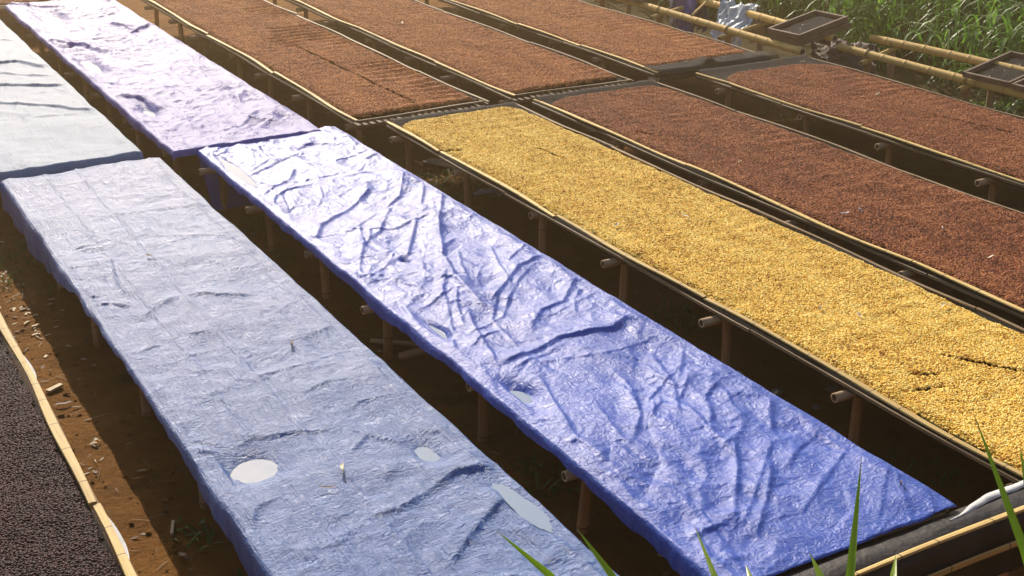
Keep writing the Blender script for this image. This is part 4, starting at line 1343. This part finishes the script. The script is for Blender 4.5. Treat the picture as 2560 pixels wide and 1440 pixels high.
# loose leaf litter, straw and crumbled soil over the lanes: too many to count
rs3 = np.random.RandomState(77)
LANES = [(.85, 1.42, 3.3, 9.9), (2.35, 3.2, 3.3, 10.6), (3.9, 4.9, 3.3, 16), (5.6, 6.4, 3.3, 16), (7.2, 8.3, 3.3, 16), (9.0, 10.6, 4.5, 14), (2.2, 3.0, 10, 16)]
s_ = []
for k in range(1000):
    a, b, c, d_ = LANES[rs3.randint(len(LANES)) if k % 2 else rs3.randint(3)]
    x, y = rs3.uniform(a, b), rs3.uniform(c, d_)
    az = rs3.uniform(0, 6.28)
    thin = rs3.rand() < .5
    s_.append(((x, y, gz(x, y)+.003), (math.cos(az), math.sin(az), rs3.uniform(.05, .35)), rs3.uniform(.04, .14) if thin else rs3.uniform(.03, .07), rs3.uniform(.003, .006) if thin else rs3.uniform(.014, .03), rs3.uniform(.2, 1.0), rs3.rand()**2.5))
lt = link('leaf_litter', blades_mesh('leaf_litter', s_, M['litter_leaf'], 3))
tag(lt, 'dry leaves and straw scattered over the soil between beds', 'leaf litter', None, 'stuff')
V_, F_ = [], []
for k in range(1600):
    a, b, c, d_ = LANES[rs3.randint(len(LANES)) if k % 2 else rs3.randint(2)]
    x, y = rs3.uniform(a, b), rs3.uniform(c, d_)
    r = .004+.016*rs3.rand()**3
    z = gz(x, y)
    i0 = len(V_)
    for (ux, uy, uz) in ((1, 0, 0), (-1, 0, 0), (0, 1, 0), (0, -1, 0), (0, 0, 1), (.7, .7, .5), (-.7, .6, .5), (-.6, -.7, .5), (.6, -.7, .5)):
        q = r*rs3.uniform(.75, 1.25)
        V_.append((x+ux*q, y+uy*q, z+uz*q*.8+.001))
    for t in ((0, 5, 8), (0, 2, 5), (2, 6, 5), (1, 6, 2), (1, 7, 6), (3, 7, 1), (3, 8, 7), (0, 8, 3), (4, 5, 6), (4, 6, 7), (4, 7, 8), (4, 8, 5)):
        F_.append(tuple(i0+j for j in t))
cl = link('soil_crumbs', mesh('soil_crumbs', V_, F_, [M['soil']]))
tag(cl, 'crumbs of brown soil lying loose between the beds', 'soil crumbs', None, 'stuff')
# board lying under the golden bed, sticks, stones, plastic scraps
def plank(label, x, y, L, w_, rz, mt='board', name='board', z=.012, tilt=0, cat='board'):
    v = [(a*L/2, b*w_/2, c) for c in (0, .014) for a, b in ((-1, -1), (1, -1), (1, 1), (-1, 1))]
    f = [(3, 2, 1, 0), (4, 5, 6, 7)]+[(s, (s+1) % 4, 4+(s+1) % 4, 4+s) for s in range(4)]
    o = link(name, mesh(name, v, f, [M[mt]], smooth=False), None, (x, y, gz(x, y)+z), (tilt, 0, rz))
    tag(o, label, cat)
plank('small flat board lying on the soil under the golden bed', 4.90, 9.80, .34, .13, R(-62))
plank('small board on the ground between golden and red beds', 6.72, 10.0, .30, .10, R(-30))
plank('short wood offcut on the soil beside the grey-blue tarp', 1.05, 7.10, .10, .03, R(30), 'wood_pale', 'offcut', .008, 0, 'offcut')
plank('broken stick on the soil near the dark cherries', 1.22, 5.35, .11, .014, R(70), 'wood_pale', 'stick', .008, 0, 'stick')
o = pole('fallen_pole', (2.90, 6.42, .05), (3.32, 6.15, .20), .024, M['pole'])
tag(o, 'short bamboo pole leaning under the bright blue tarp', 'pole')
o = pole('fallen_pole', (2.86, 6.75, .03), (3.10, 6.55, .03), .014, M['pole'])
tag(o, 'short bamboo piece on the soil in the gap between tarps', 'pole')
def stone(label, x, y, r, seed):
    u, v_ = np.meshgrid(np.linspace(0, 2*np.pi, 15), np.linspace(0, np.pi, 9))
    q = r*(1+.25*perlin(u*.9, v_*1.4, seed))
    q[:, -1] = q[:, 0]
    P = np.stack([q*np.sin(v_)*np.cos(u), q*np.sin(v_)*np.sin(u)*.8, q*np.cos(v_)*.5], -1)
    o = link('stone', grid_mesh('stone', P, [M['stone']]), None, (x, y, gz(x, y)+r*.25))
    tag(o, label, 'stone', 'stones on the soil')
for k, (x, y, r, lab) in enumerate([(4.60, 5.02, .035, 'stone on dark soil beside the fallen leaves under golden bed'), (4.68, 4.78, .028, 'smaller stone on dark soil under golden bed'), (4.10, 6.55, .05, 'rounded stone at the golden bed post, centre'), (4.9, 4.9, .04, 'stone in the shade deep under the golden bed'), (4.45, 6.2, .045, 'flat stone in the gap right of the bright blue tarp')]):
    stone(lab, x, y, r, 200+k)
drape('plastic_scrap', 'pale plastic scrap on the soil under the golden bed', 'plastic scrap', [(4.72, 8.85, .05), (4.86, 8.75, .07), (5.05, 8.6, .04)], .14, (1, .6, 0), M['litter'], 131, .018, 18, 14)
drape('plastic_scrap', 'pale plastic scrap caught under the red bed by the trestle', 'plastic scrap', [(7.95, 9.1, .10), (8.02, 9.05, .12), (8.10, 9.0, .07)], .08, (1, .6, 0), M['litter'], 132, .012, 14, 12)
drape('plastic_scrap', 'white plastic scrap at foot of a post under blue tarp', 'plastic scrap', [(2.64, 6.66, .05), (2.68, 6.63, .05), (2.74, 6.6, .02)], .06, (1, .6, 0), M['litter'], 133, .008, 12, 10)
# pale plastic liner flaps sticking out beside the dark cherry bed
for k, (y0, y1, out, lab) in enumerate(((6.35, 6.75, .026, 'upper white plastic flap sticking out beside the dark cherries'), (4.55, 4.95, .024, 'lower white plastic flap sticking out beside the dark cherries'))):
    n = 24
    P = np.zeros((5, n, 3))
    t = np.linspace(0, 1, n)
    for i in range(5):
        P[i, :, 0] = BEDS['K'][1]+.024+out*np.sin(np.pi*t)**.8*i/4
        P[i, :, 1] = y0+(y1-y0)*t
        P[i, :, 2] = HB+.004-.02*i/4*np.sin(np.pi*t)+.006*fbm(t*7, t*0+i, 5, 2)
    o = link('plastic_flap', grid_mesh('plastic_flap', P, [M['white_cloth']]))
    tag(o, lab, 'plastic flap', 'plastic flaps along the dark cherry bed')

# ------------------------------------------------------------------ haze
HAZE = 0.010  # volume added for a warm glow towards the sun; stands in for lens glare
if HAZE:
    b = 330
    v = [(x, y, z) for z in (-1.2, 4.6) for x, y in ((-b, -b), (b, -b), (b, b), (-b, b))]
    f = [(3, 2, 1, 0), (4, 5, 6, 7)]+[(s, (s+1) % 4, 4+(s+1) % 4, 4+s) for s in range(4)]
    hm = bpy.data.materials.new('glow_haze')
    hm.use_nodes = True
    hn = hm.node_tree.nodes
    hn.remove(hn['Principled BSDF'])
    pv = hn.new('ShaderNodeVolumePrincipled')
    pv.inputs['Color'].default_value = (1.0, .72, .40, 1)
    pv.inputs['Density'].default_value = HAZE
    pv.inputs['Anisotropy'].default_value = .86
    hm.node_tree.links.new(pv.outputs[0], hn['Material Output'].inputs['Volume'])
    hz = link('glow_haze', mesh('glow_haze', v, f, [hm], smooth=False))
    tag(hz, kind='stuff')
